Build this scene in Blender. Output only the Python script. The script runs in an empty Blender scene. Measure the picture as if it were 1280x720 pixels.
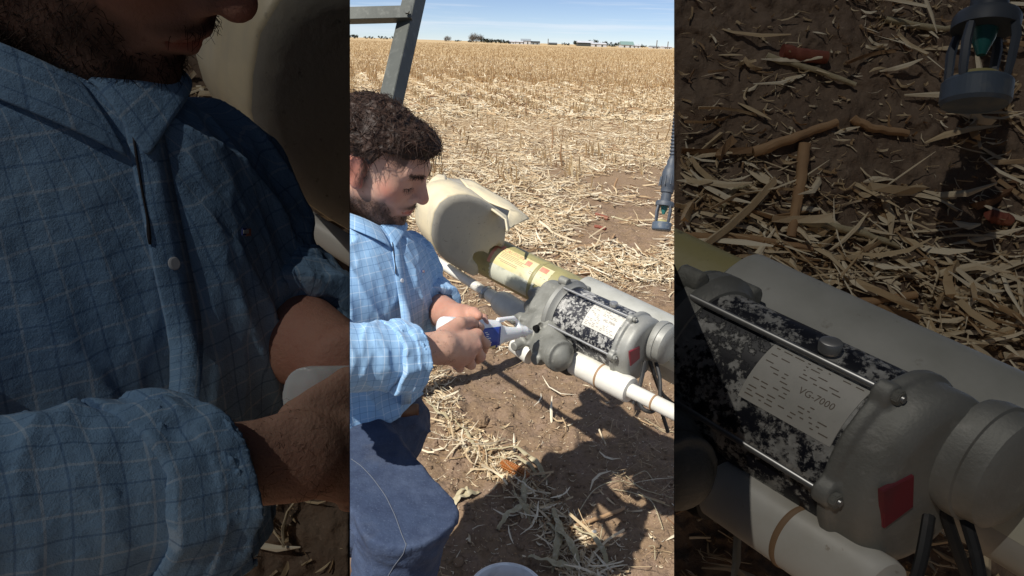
import bpy, bmesh, math, random, time
import numpy as np
from mathutils import Vector, Matrix, Euler
from mathutils.bvhtree import BVHTree
random.seed(7); RNG = np.random.default_rng(11)
SC = bpy.context.scene
T0 = time.time()

# ------------------------------------------------------------------ camera
F = 800.0; H = 1.30                       # focal length in photo pixels, camera height in metres
PITCH = math.atan(307 / F); ROLL = math.radians(1.85)
_c, _s = math.cos(PITCH), math.sin(PITCH)
FW = np.array([0, _c, -_s]); U0 = np.array([0, _s, _c]); R0 = np.array([1.0, 0, 0])
RT = R0 * math.cos(ROLL) + U0 * math.sin(ROLL); UP = U0 * math.cos(ROLL) - R0 * math.sin(ROLL)
CAM = np.array([0, 0, H])
cam_data = bpy.data.cameras.new('camera'); cam = bpy.data.objects.new('camera', cam_data)
SC.collection.objects.link(cam); SC.camera = cam
cam_data.sensor_width = 36; cam_data.lens = 36 * F / 1280; cam_data.clip_start = 0.01; cam_data.clip_end = 9000
M = Matrix.Identity(4)
for i in range(3):
    M[i][0] = RT[i]; M[i][1] = UP[i]; M[i][2] = -FW[i]; M[i][3] = CAM[i]
cam.matrix_world = M

def W(px, py, d):
    px, py, d = np.asarray(px, float), np.asarray(py, float), np.asarray(d, float)
    return CAM + d[..., None] * FW + ((px - 640) / F * d)[..., None] * RT + ((360 - py) / F * d)[..., None] * UP
def ray(px, py): return W(px, py, 1.0) - CAM
def G(px, py, z=0.0):
    v = ray(px, py); return CAM + v * ((z - H) / v[2])
def proj(P):
    q = np.asarray(P) - CAM; d = q @ FW; d = np.where(np.abs(d) < 1e-4, 1e-4, d)
    return 640 + F * (q @ RT) / d, 360 - F * (q @ UP) / d, d

# ------------------------------------------------------------------ light
SUN_EL = math.radians(52); SUN_AZ = math.radians(-133)    # the sun stands high on the left, a little behind the camera
SUN = np.array([math.sin(SUN_AZ) * math.cos(SUN_EL), math.cos(SUN_AZ) * math.cos(SUN_EL), math.sin(SUN_EL)])
world = bpy.data.worlds.new('World'); SC.world = world; world.use_nodes = True
nt = world.node_tree; nt.nodes.clear()
wo = nt.nodes.new('ShaderNodeOutputWorld'); bg = nt.nodes.new('ShaderNodeBackground'); bg.inputs[1].default_value = 0.097
sky = nt.nodes.new('ShaderNodeTexSky'); sky.sky_type = 'NISHITA'; sky.sun_disc = False
sky.sun_elevation = SUN_EL; sky.sun_rotation = SUN_AZ; sky.air_density = 0.6; sky.dust_density = 0.0; sky.ozone_density = 3.0; sky.altitude = 1500
tc = nt.nodes.new('ShaderNodeTexCoord'); mp = nt.nodes.new('ShaderNodeMapping'); mp.inputs['Scale'].default_value = (1.0, 1.0, 26)
nz = nt.nodes.new('ShaderNodeTexNoise'); nz.inputs['Scale'].default_value = 2.6; nz.inputs['Detail'].default_value = 7; nz.inputs['Roughness'].default_value = .6
cr = nt.nodes.new('ShaderNodeValToRGB'); cr.color_ramp.elements[0].position = .46; cr.color_ramp.elements[1].position = .66
cr.color_ramp.elements[0].color = (0, 0, 0, 1); cr.color_ramp.elements[1].color = (.55, .55, .55, 1)
mx = nt.nodes.new('ShaderNodeMixRGB'); mx.inputs[2].default_value = (8.2, 8.6, 9.2, 1)
tint = nt.nodes.new('ShaderNodeMixRGB'); tint.blend_type = 'MULTIPLY'; tint.inputs[0].default_value = 1; tint.inputs[2].default_value = (1.04, .97, .98, 1)
for a, b in ((tc.outputs['Generated'], mp.inputs[0]), (mp.outputs[0], nz.inputs[0]), (nz.outputs[0], cr.inputs[0]), (cr.outputs[0], mx.inputs[0]),
             (sky.outputs[0], tint.inputs[1]), (tint.outputs[0], mx.inputs[1]), (mx.outputs[0], bg.inputs[0]), (bg.outputs[0], wo.inputs[0])): nt.links.new(a, b)
sl = bpy.data.lights.new('sun', 'SUN'); sl.energy = 5.0; sl.angle = math.radians(.53); sl.color = (1, .955, .88)
so = bpy.data.objects.new('sun', sl); SC.collection.objects.link(so)
so.rotation_euler = Vector(SUN).to_track_quat('Z', 'Y').to_euler(); so.location = (0, 0, 20)
SC.view_settings.view_transform = 'Standard'; SC.view_settings.look = 'None'; SC.view_settings.gamma = 1; SC.view_settings.exposure = 0.15
SC.view_settings.use_curve_mapping = False
SC.cycles.transparent_max_bounces = 16; SC.cycles.max_bounces = 6

# ------------------------------------------------------------------ materials
def S(c):                                 # sRGB 0..255 -> linear
    return tuple(((v / 255) / 12.92 if v / 255 <= .04045 else ((v / 255 + .055) / 1.055) ** 2.4) for v in c)
class Mat:
    def __init__(s, name, col, rough=.6, metal=0., spec=.5):
        s.m = bpy.data.materials.new(name); s.m.use_nodes = True; s.t = s.m.node_tree; s.n = s.t.nodes
        s.b = s.n['Principled BSDF']; s.b.inputs['Roughness'].default_value = rough; s.b.inputs['Metallic'].default_value = metal
        s.b.inputs['Specular IOR Level'].default_value = spec
        s.b.inputs['Base Color'].default_value = (*col, 1); s.col = None; s.base = (*col, 1); s.tc = None; s.nrm = None
    def coord(s, scale=(1, 1, 1), src='Object'):
        if s.tc is None: s.tc = s.n.new('ShaderNodeTexCoord')
        m = s.n.new('ShaderNodeMapping'); m.inputs['Scale'].default_value = scale; s.t.links.new(s.tc.outputs[src], m.inputs[0]); return m.outputs[0]
    def attr(s, name): a = s.n.new('ShaderNodeAttribute'); a.attribute_name = name; return a
    def noise(s, scale, detail=5, rough=.55, stretch=(1, 1, 1), vec=None, dist=0.):
        n = s.n.new('ShaderNodeTexNoise'); n.inputs['Scale'].default_value = scale; n.inputs['Detail'].default_value = detail
        n.inputs['Roughness'].default_value = rough; n.inputs['Distortion'].default_value = dist
        s.t.links.new(vec if vec is not None else s.coord(stretch), n.inputs[0]); return n.outputs[0]
    def ramp(s, fac, stops):
        r = s.n.new('ShaderNodeValToRGB'); e = r.color_ramp.elements
        while len(e) < len(stops): e.new(.5)
        for k, (p, c) in enumerate(stops):
            e[k].position = p; e[k].color = (*c, 1) if not np.isscalar(c) else (c, c, c, 1)
        s.t.links.new(fac, r.inputs[0]); return r.outputs[0]
    def math(s, op, a, b=None, clamp=False):
        m = s.n.new('ShaderNodeMath'); m.operation = op; m.use_clamp = clamp
        for k, v in enumerate((a, b)):
            if v is None: continue
            if np.isscalar(v): m.inputs[k].default_value = v
            else: s.t.links.new(v, m.inputs[k])
        return m.outputs[0]
    def mix(s, fac, col, mode='MIX'):     # lay colour over what is there by factor
        m = s.n.new('ShaderNodeMixRGB'); m.blend_type = mode
        if np.isscalar(fac): m.inputs[0].default_value = fac
        else: s.t.links.new(fac, m.inputs[0])
        if s.col is None: m.inputs[1].default_value = s.base
        else: s.t.links.new(s.col, m.inputs[1])
        if isinstance(col, tuple): m.inputs[2].default_value = (*col, 1)
        else: s.t.links.new(col, m.inputs[2])
        s.col = m.outputs[0]; s.t.links.new(s.col, s.b.inputs['Base Color']); return s
    def spots(s, scale, col, lo, hi, detail=5, stretch=(1, 1, 1), vec=None, dist=0.):
        f = s.ramp(s.noise(scale, detail, .6, stretch, vec, dist), [(lo, 0.), (hi, 1.)]); return s.mix(f, col)
    def bump(s, scale, strength, dist=.002, detail=5, stretch=(1, 1, 1), h=None):
        b = s.n.new('ShaderNodeBump'); b.inputs['Strength'].default_value = strength; b.inputs['Distance'].default_value = dist
        s.t.links.new(h if h is not None else s.noise(scale, detail, .6, stretch), b.inputs['Height'])
        if s.nrm: s.t.links.new(s.nrm, b.inputs['Normal'])
        s.nrm = b.outputs[0]; s.t.links.new(s.nrm, s.b.inputs['Normal']); return s

MT = {}
m = Mat('cast_aluminium', (.30, .30, .275), .55, .35); m.spots(14, (.20, .195, .17), .45, .7); m.spots(60, (.40, .39, .36), .6, .75); m.bump(420, .3, .0004); MT['cast'] = m.m
m = Mat('dark_casting', (.235, .235, .21), .6, .25); m.spots(18, (.15, .15, .13), .45, .68); m.spots(70, (.32, .315, .28), .6, .75); m.bump(380, .4, .0006); MT['castdark'] = m.m
m = Mat('peeling_black_paint', (.012, .013, .02), .42, 0.)
n1 = m.noise(46, 10, .7, (1, 1, 1), None, .15); n2 = m.noise(210, 6, .7)
fac = m.ramp(m.math('ADD', m.math('MULTIPLY', n1, .66), m.math('MULTIPLY', n2, .34)), [(.485, 0.), (.510, .35), (.525, .9), (.56, 1.)])
base = m.ramp(m.noise(130, 4, .5), [(.35, (.30, .295, .275)), (.65, (.50, .495, .465))])
m.mix(fac, base); m.bump(0, .5, .0006, h=m.math('SUBTRACT', 1., fac)); MT['peel'] = m.m
m = Mat('galvanised_steel', (.10, .107, .095), .5, .35); m.spots(5, (.065, .07, .062), .4, .7, stretch=(1, 1, .3)); m.spots(40, (.14, .145, .13), .55, .8); m.bump(90, .12, .002); MT['galv'] = m.m
m = Mat('bright_steel', (.45, .45, .44), .35, .7); m.spots(50, (.25, .24, .22), .5, .8); MT['steel'] = m.m
m = Mat('cream_fibreglass', (.74, .64, .43), .5); m.spots(4, (.40, .37, .30), .42, .75, dist=.6); m.spots(22, (.52, .47, .36), .5, .8, stretch=(1, 1, .3)); m.spots(60, (.33, .29, .22), .66, .8); m.bump(60, .12, .002); MT['cream'] = m.m
m = Mat('weathered_shaded_fibreglass', (.42, .395, .33), .55); m.spots(7, (.52, .46, .33), .45, .75, dist=.5); m.spots(16, (.33, .31, .27), .5, .8); m.spots(120, (.16, .145, .12), .62, .75); m.bump(80, .12, .002); MT['shadeshell'] = m.m  # shaded copy of the cream shell: shade in the grey, plus weathering spots
m = Mat('olive_tube_paint', (.36, .32, .14), .5); m.spots(9, (.22, .20, .10), .46, .7, dist=.4); m.spots(45, (.14, .12, .07), .63, .72); m.bump(90, .15, .001); MT['olive'] = m.m
m = Mat('pale_grey_tube', (.46, .46, .42), .5); m.spots(7, (.30, .30, .26), .45, .75); m.spots(55, (.22, .20, .16), .63, .75); m.bump(80, .12, .001); MT['greytube'] = m.m
m = Mat('white_pvc', (.72, .70, .63), .42); m.spots(12, (.56, .52, .42), .5, .8, stretch=(1, 1, 1)); m.spots(90, (.40, .33, .24), .68, .76); MT['pvc'] = m.m
m = Mat('grey_plastic', (.60, .59, .53), .5); m.spots(20, (.48, .46, .40), .45, .75); m.spots(50, (.06, .05, .04), .69, .72); MT['greyplastic'] = m.m
m = Mat('brown_rubber_ring', (.32, .20, .11), .6); MT['ring'] = m.m
m = Mat('black_rubber', (.018, .018, .018), .55); m.spots(60, (.06, .055, .05), .55, .8); MT['rubber'] = m.m
m = Mat('yellow_label', (.66, .56, .27), .5); m.spots(12, (.62, .60, .46), .45, .7); m.spots(40, (.50, .43, .23), .6, .8); MT['label_y'] = m.m
m = Mat('faded_cream_label', (.62, .62, .50), .5); m.spots(25, (.34, .36, .26), .55, .72, stretch=(1, 1, 1)); MT['label_c'] = m.m
m = Mat('faded_red_print', (.62, .20, .13), .5); m.spots(30, (.66, .34, .24), .4, .7); MT['label_r'] = m.m
m = Mat('metal_nameplate', (.62, .60, .54), .5); m.spots(20, (.50, .49, .44), .45, .75); m.spots(120, (.36, .34, .29), .66, .75); MT['plate'] = m.m
m = Mat('print_ink', (.05, .045, .05), .6); MT['ink'] = m.m
m = Mat('faded_ink', (.20, .16, .12), .6); MT['ink2'] = m.m
m = Mat('red_plate', (.20, .022, .035), .45); m.spots(30, (.14, .03, .04), .45, .7); m.spots(120, (.30, .10, .09), .66, .75); MT['red'] = m.m
m = Mat('bottle_plastic', (.74, .75, .75), .35); m.b.inputs['Subsurface Weight'].default_value = .15; m.b.inputs['Subsurface Scale'].default_value = .01; MT['bottle'] = m.m
m = Mat('blue_label', (.022, .045, .27), .38); m.spots(14, (.03, .07, .34), .4, .7); MT['blue'] = m.m
m = Mat('white_print', (.75, .75, .72), .5); MT['whiteprint'] = m.m
m = Mat('bucket_plastic', (.84, .84, .82), .35); m.spots(15, (.55, .55, .52), .55, .8); MT['bucket'] = m.m
m = Mat('belt_leather', (.085, .034, .018), .45); MT['leather'] = m.m
m = Mat('boot_leather', (.12, .07, .04), .6); MT['boot'] = m.m
m = Mat('nozzle_blue_grey', (.055, .068, .088), .55); m.spots(60, (.12, .12, .115), .5, .8); MT['nozzle'] = m.m
m = Mat('nozzle_ring_blue', (.08, .11, .15), .55); m.spots(60, (.22, .22, .2), .5, .8); MT['nozring'] = m.m
m = Mat('nozzle_teal', (.02, .14, .13), .4); MT['teal'] = m.m
# skin
m = Mat('skin', (.52, .315, .23), .58, 0, .35); m.b.inputs['Subsurface Weight'].default_value = .12; m.b.inputs['Subsurface Radius'].default_value = (1, .3, .15); m.b.inputs['Subsurface Scale'].default_value = .008
m.spots(18, (.47, .25, .18), .4, .7); m.spots(150, (.40, .21, .15), .62, .75)
a = m.attr('red'); m.mix(a.outputs['Fac'], (.46, .13, .09)); a = m.attr('beard'); m.mix(a.outputs['Fac'], (.035, .02, .015)); m.bump(420, .35, .0007); m.bump(140, .3, .001); MT['skin'] = m.m
m = Mat('hair', (.022, .012, .008), .6, 0, .3); a = m.attr('tone'); m.mix(a.outputs['Fac'], (.075, .038, .024)); MT['hair'] = m.m
m = Mat('eye_white', (.6, .55, .5), .3); MT['eye'] = m.m
m = Mat('lip', (.36, .14, .10), .45); MT['lip'] = m.m
m = Mat('fingernail', (.55, .33, .26), .35); MT['nail'] = m.m
# shirt: pale blue with white and navy window-pane lines in the cloth's own coordinates
m = Mat('checked_shirt_cloth', (.25, .43, .66), .85, 0, .2)
m.b.inputs['Sheen Weight'].default_value = .15
at = m.attr('cloth'); sep = m.n.new('ShaderNodeSeparateXYZ'); m.t.links.new(at.outputs['Vector'], sep.inputs[0])
def lines(v, period, off, w):
    x = m.math('ADD', m.math('MULTIPLY', v, 1 / period), off); fr = m.math('FRACT', x)
    dd = m.math('ABSOLUTE', m.math('SUBTRACT', fr, .5)); return m.ramp(dd, [(w, 1.), (w * 1.6, 0.)])
m.spots(7, (.30, .49, .71), .4, .7)
wv = m.math('FRACT', m.math('MULTIPLY', sep.outputs['X'], 900)); 
for ax, off in (('X', .0), ('Y', .2)):
    m.mix(m.math('MULTIPLY', lines(sep.outputs[ax], .025, off, .022), .55), (.56, .70, .84))
for ax, off in (('X', .5), ('Y', .7)):
    m.mix(m.math('MULTIPLY', lines(sep.outputs[ax], .025, off, .018), .55), (.09, .19, .38))
m.bump(1100, .6, .0004); m.bump(55, .3, .003, detail=3); m.bump(24, .4, .006, detail=2, stretch=(1, 1, .4)); MT['shirt'] = m.m
m = Mat('shirt_button', (.62, .64, .66), .3); MT['button'] = m.m
m = Mat('denim', (.040, .058, .105), .9, 0, .2)
m.spots(9, (.068, .09, .145), .42, .72); m.spots(5, (.10, .10, .105), .55, .85); m.spots(28, (.028, .04, .078), .45, .75); m.spots(300, (.09, .12, .18), .58, .75); m.bump(500, .4, .0007); m.bump(30, .6, .008, detail=4); MT['denim'] = m.m
m = Mat('denim_stitch', (.12, .135, .165), .9); MT['stitch'] = m.m
# ground
m = Mat('field_soil', (.265, .182, .112), .95, 0, .1)
m.spots(1.6, (.205, .14, .09), .4, .7); m.spots(14, (.285, .20, .145), .45, .75); m.spots(70, (.15, .10, .07), .5, .75); m.spots(240, (.33, .25, .18), .6, .72)
pos = m.n.new('ShaderNodeNewGeometry'); sp = m.n.new('ShaderNodeSeparateXYZ'); m.t.links.new(pos.outputs['Position'], sp.inputs[0])
far = m.n.new('ShaderNodeMapRange'); far.inputs['From Min'].default_value = 6; far.inputs['From Max'].default_value = 18; m.t.links.new(sp.outputs['Y'], far.inputs[0])
straw = m.ramp(m.noise(6, 8, .7), [(.3, (.40, .28, .15)), (.5, (.54, .39, .21)), (.7, (.66, .52, .31))])
m.mix(m.math('MULTIPLY', far.outputs[0], .95), straw)
m.bump(45, .8, .014, detail=8); m.bump(300, .6, .003); MT['soil'] = m.m
m = Mat('dark_bank_soil', (.20, .145, .105), .95, 0, .1)
m.spots(9, (.15, .105, .075), .4, .7); m.spots(70, (.24, .18, .13), .45, .75); m.spots(350, (.30, .23, .17), .6, .72); m.bump(200, .7, .0035, detail=7); MT['bank'] = m.m  # bank soil, a darker brown than the field soil
m = Mat('corn_straw', (.5, .4, .25), .75, 0, .3); a = m.attr('tone')
c = m.ramp(a.outputs['Fac'], [(0, (.16, .085, .045)), (.25, (.36, .235, .125)), (.55, (.56, .44, .27)), (1, (.78, .70, .53))]); m.mix(1., c)
m.spots(60, (.34, .25, .16), .6, .8); MT['straw'] = m.m
m = Mat('standing_stubble', (.5, .4, .25), .8, 0, .2); a = m.attr('tone')
c = m.ramp(a.outputs['Fac'], [(0, (.34, .20, .10)), (.5, (.56, .39, .20)), (1, (.76, .61, .37))]); m.mix(1., c); MT['stubble'] = m.m
m = Mat('dry_husk', (.46, .40, .26), .8, 0, .2); m.bump(150, .6, .002); m.spots(12, (.36, .30, .17), .4, .75, stretch=(1, 1, 1)); m.spots(60, (.62, .57, .42), .5, .8); MT['husk'] = m.m
m = Mat('stick_bark', (.40, .25, .13), .8); m.spots(30, (.24, .14, .08), .45, .75); MT['stick'] = m.m
m = Mat('corn_kernel', (.38, .15, .035), .5); m.spots(60, (.40, .12, .03), .4, .7); MT['kernel'] = m.m
m = Mat('red_cob', (.20, .05, .03), .8); m.spots(60, (.30, .12, .07), .4, .7); MT['cob'] = m.m
m = Mat('dark_tree', (.035, .045, .03), .9); m.spots(.4, (.06, .06, .04), .4, .7); MT['tree'] = m.m
m = Mat('bare_tree', (.15, .13, .11), .9); MT['baretree'] = m.m
m = Mat('white_cladding', (.55, .56, .58), .5); m.spots(.2, (.66, .67, .68), .4, .7); MT['white'] = m.m
m = Mat('dark_shed_cladding', (.05, .055, .05), .7); MT['darkshed'] = m.m
m = Mat('grey_roof', (.30, .34, .36), .6); MT['roof'] = m.m
m = Mat('green_roof', (.20, .30, .27), .6); MT['greenroof'] = m.m
m = Mat('black_board', (.012, .012, .012), .9, 0, .05); MT['black'] = m.m
# added net that dims the side bays: mostly thread, the rest is holes
m = Mat('added_dim_net', (.02, .02, .018), .9, 0, .05); tr = m.n.new('ShaderNodeBsdfTransparent'); ms = m.n.new('ShaderNodeMixShader'); ms.inputs[0].default_value = .91
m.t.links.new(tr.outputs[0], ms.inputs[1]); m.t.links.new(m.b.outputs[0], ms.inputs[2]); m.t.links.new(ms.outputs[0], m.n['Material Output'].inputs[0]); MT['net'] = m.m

# ------------------------------------------------------------------ mesh helpers
def noise3(P, seed=0):                    # smooth value noise, vectorised, -1..1
    P = np.asarray(P, float); I = np.floor(P).astype(np.int64); f = P - I; f = f * f * (3 - 2 * f); out = 0
    for dx in (0, 1):
        for dy in (0, 1):
            for dz in (0, 1):
                h = ((I[..., 0] + dx) * 73856093) ^ ((I[..., 1] + dy) * 19349663) ^ ((I[..., 2] + dz) * 83492791) ^ (seed * 2654435)
                h = (h ^ (h >> 13)) * 1274126177; h = (h ^ (h >> 16)) & 0xffff
                w = (f[..., 0] if dx else 1 - f[..., 0]) * (f[..., 1] if dy else 1 - f[..., 1]) * (f[..., 2] if dz else 1 - f[..., 2])
                out = out + w * (h / 32767.5 - 1)
    return out
def fbm(P, octv=4, seed=0, g=.5):
    o, a, s = 0, 1, 0
    for k in range(octv): o = o + a * noise3(np.asarray(P) * 2 ** k, seed + k); s += a; a *= g
    return o / s
def mesh_np(name, V, Fc, smooth=True, attrs=None):
    """V (n,3); Fc: (m,k) array or list of such arrays"""
    me = bpy.data.meshes.new(name); V = np.asarray(V, np.float32); Fs = Fc if isinstance(Fc, list) else [Fc]
    Fs = [np.asarray(f, np.int32) for f in Fs if len(f)]
    me.vertices.add(len(V)); me.vertices.foreach_set('co', V.ravel())
    nl = sum(f.size for f in Fs); nf = sum(len(f) for f in Fs); me.loops.add(nl); me.polygons.add(nf)
    me.loops.foreach_set('vertex_index', np.concatenate([f.ravel() for f in Fs]))
    tot = np.concatenate([np.full(len(f), f.shape[1], np.int32) for f in Fs]); st = np.concatenate([[0], np.cumsum(tot)[:-1]]).astype(np.int32)
    me.polygons.foreach_set('loop_start', st); me.polygons.foreach_set('loop_total', tot)
    me.polygons.foreach_set('use_smooth', np.full(nf, smooth))
    for k, (ty, arr) in (attrs or {}).items():
        a = me.attributes.new(k, ty, 'POINT'); a.data.foreach_set('vector' if ty == 'FLOAT_VECTOR' else 'value', np.asarray(arr, np.float32).ravel())
    me.update(calc_edges=True); me.validate(); return me
def nm(name): return name
def link(name, me, mat, parent=None):
    o = bpy.data.objects.new(name, me); SC.collection.objects.link(o)
    if mat is not None:
        for mm in (mat if isinstance(mat, (list, tuple)) else [mat]): me.materials.append(MT[mm] if isinstance(mm, str) else mm)
    if parent is not None:
        o.parent = parent; o.matrix_parent_inverse = Matrix.Identity(4)
        par = parent; off = Vector((0, 0, 0))
        while par is not None: off += par.location; par = par.parent
        if o.type == 'MESH': me.transform(Matrix.Translation(-off))
    return o
def tag(o, label=None, cat=None, group=None, kind=None):
    for k, v in (('label', label), ('category', cat), ('group', group), ('kind', kind)):
        if v: o[k] = v
    return o
def thing(name, loc, label, cat, group=None):
    o = bpy.data.objects.new(name, None); SC.collection.objects.link(o); o.location = Vector(loc); o.empty_display_size = .05
    return tag(o, label, cat, group)
def center(o):                            # move a one-mesh thing's origin to its base
    me = o.data; n = len(me.vertices); v = np.zeros(n * 3, np.float32); me.vertices.foreach_get('co', v); v = v.reshape(-1, 3)
    c = (v.min(0) + v.max(0)) / 2; c[2] = v[:, 2].min(); me.transform(Matrix.Translation(Vector(-c))); o.location = Vector(c); return o

class MB:                                 # collects solid shapes into one mesh, world coordinates
    def __init__(s): s.v = []; s.f = {}; s.n = 0
    def add(s, V, faces):
        V = np.asarray(V, float)
        for f in faces: s.f.setdefault(len(f), []).append([i + s.n for i in f])
        s.v.append(V); s.n += len(V)
    def rev(s, A, B, prof, seg=24, up=None, arc=None):
        """surface of revolution about A->B; prof = [(t along 0..1, radius)], closed at the ends"""
        A, B = np.asarray(A, float), np.asarray(B, float); ax = B - A; L = np.linalg.norm(ax); ax = ax / L
        e1 = np.cross(ax, [0, 0, 1.]); e1 = e1 / np.linalg.norm(e1) if np.linalg.norm(e1) > 1e-3 else np.array([1., 0, 0]); e2 = np.cross(e1, ax)
        th = np.linspace(0, 2 * math.pi, seg, endpoint=False); V = []; faces = []
        for t, r in prof:
            V.append(A + ax * L * t + r * (np.cos(th)[:, None] * e1 + np.sin(th)[:, None] * e2))
        n = len(prof)
        for i in range(n - 1):
            for j in range(seg):
                k = (j + 1) % seg; faces.append((i * seg + j, i * seg + k, (i + 1) * seg + k, (i + 1) * seg + j))
        faces.append(tuple(range(seg))); faces.append(tuple(reversed([(n - 1) * seg + j for j in range(seg)])))
        faces = [tuple(reversed(f)) for f in faces]
        s.add(np.concatenate(V), faces); return s
    def cyl(s, A, B, r, r2=None, seg=20, bev=.0):
        r2 = r if r2 is None else r2; L = np.linalg.norm(np.asarray(B, float) - np.asarray(A, float))
        if bev: t = min(.4, bev / L); return s.rev(A, B, [(0, r - bev), (t * .3, r - bev * .3), (t, r), (1 - t, r2), (1 - t * .3, r2 - bev * .3), (1, r2 - bev)], seg)
        return s.rev(A, B, [(0, r), (1, r2)], seg)
    def tube(s, P, r, seg=8):
        P = np.asarray(P, float); n = len(P); r = np.full(n, r) if np.isscalar(r) else np.asarray(r); T = np.gradient(P, axis=0); T /= np.linalg.norm(T, axis=1)[:, None] + 1e-9
        ref = np.array([0, 0, 1.]) if abs(T[0][2]) < .9 else np.array([1., 0, 0]); th = np.linspace(0, 2 * math.pi, seg, endpoint=False); V = []
        for i in range(n):
            e1 = np.cross(T[i], ref); e1 /= np.linalg.norm(e1); e2 = np.cross(e1, T[i]); ref = e2
            V.append(P[i] + r[i] * (np.cos(th)[:, None] * e1 + np.sin(th)[:, None] * e2))
        faces = [(i * seg + j, (i + 1) * seg + j, (i + 1) * seg + (j + 1) % seg, i * seg + (j + 1) % seg) for i in range(n - 1) for j in range(seg)]
        faces += [tuple(range(seg)), tuple(reversed([(n - 1) * seg + j for j in range(seg)]))]
        s.add(np.concatenate(V), faces); return s
    def box(s, c, ex, ey, ez):            # half-extent vectors
        c, ex, ey, ez = [np.asarray(q, float) for q in (c, ex, ey, ez)]
        V = [c + a * ex + b * ey + d * ez for d in (-1, 1) for b in (-1, 1) for a in (-1, 1)]
        fs = [(0, 2, 3, 1), (4, 5, 7, 6), (0, 1, 5, 4), (2, 6, 7, 3), (0, 4, 6, 2), (1, 3, 7, 5)]
        if np.dot(np.cross(ex, ey), ez) < 0: fs = [tuple(reversed(f)) for f in fs]
        s.add(V, fs); return s
    def prism(s, poly, ext):              # planar polygon (list of 3D points) extruded by ext
        P = np.asarray(poly, float); n = len(P); V = np.concatenate([P, P + np.asarray(ext)])
        s.add(V, [tuple(reversed(range(n))), tuple(range(n, 2 * n))] + [(i, (i + 1) % n, n + (i + 1) % n, n + i) for i in range(n)]); return s
    def build(s, name, mat, parent=None, smooth=True, bev=0, seg=2, angle=40):
        me = mesh_np(name, np.concatenate(s.v), [np.array(f) for f in s.f.values()], smooth)
        bm = bmesh.new(); bm.from_mesh(me); bmesh.ops.recalc_face_normals(bm, faces=bm.faces); bm.to_mesh(me); bm.free()
        if bev:
            bm = bmesh.new(); bm.from_mesh(me)
            ed = [e for e in bm.edges if len(e.link_faces) == 2 and e.calc_face_angle() > math.radians(30)]
            bmesh.ops.bevel(bm, geom=ed, offset=bev, segments=seg, affect='EDGES', clamp_overlap=True); bm.to_mesh(me); bm.free()
            for p in me.polygons: p.use_smooth = smooth
        o = link(name, me, mat, parent)
        if smooth: me.set_sharp_from_angle(angle=math.radians(angle))
        return o

# signed-distance modelling: smooth unions of tapered limbs, turned into one continuous surface
def smin(a, b, k):
    if k <= 0: return np.minimum(a, b)
    h = np.clip(.5 + .5 * (b - a) / k, 0, 1); return b * (1 - h) + a * h - k * h * (1 - h)
def smax(a, b, k): return -smin(-a, -b, k)
def cap(P, a, b, ra, rb=None):
    rb = ra if rb is None else rb; a, b = np.asarray(a), np.asarray(b); ab = b - a; t = np.clip(((P - a) @ ab) / (ab @ ab + 1e-12), 0, 1)
    return np.linalg.norm(P - a - t[..., None] * ab, axis=-1) - (ra + (rb - ra) * t)
def ell(P, c, r, R=None):
    q = P - np.asarray(c)
    if R is not None: q = q @ np.asarray(R)       # columns of R = local axes
    r = np.asarray(r); k0 = np.linalg.norm(q / r, axis=-1); k1 = np.linalg.norm(q / (r * r), axis=-1) + 1e-9
    return k0 * (k0 - 1) / k1
def cylsd(P, a, b, r, rnd=.004):
    a, b = np.asarray(a), np.asarray(b); ax = b - a; L = np.linalg.norm(ax); ax = ax / L; q = P - (a + b) / 2; h = q @ ax
    rad = np.linalg.norm(q - h[..., None] * ax, axis=-1); dx = rad - r + rnd; dy = np.abs(h) - L / 2 + rnd
    return np.minimum(np.maximum(dx, dy), 0) + np.sqrt(np.maximum(dx, 0) ** 2 + np.maximum(dy, 0) ** 2) - rnd
def boxsd(P, c, R, hx, rnd=.004):
    q = np.abs((P - np.asarray(c)) @ np.asarray(R)) - np.asarray(hx) + rnd
    return np.linalg.norm(np.maximum(q, 0), axis=-1) + np.minimum(q.max(-1), 0) - rnd
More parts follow.
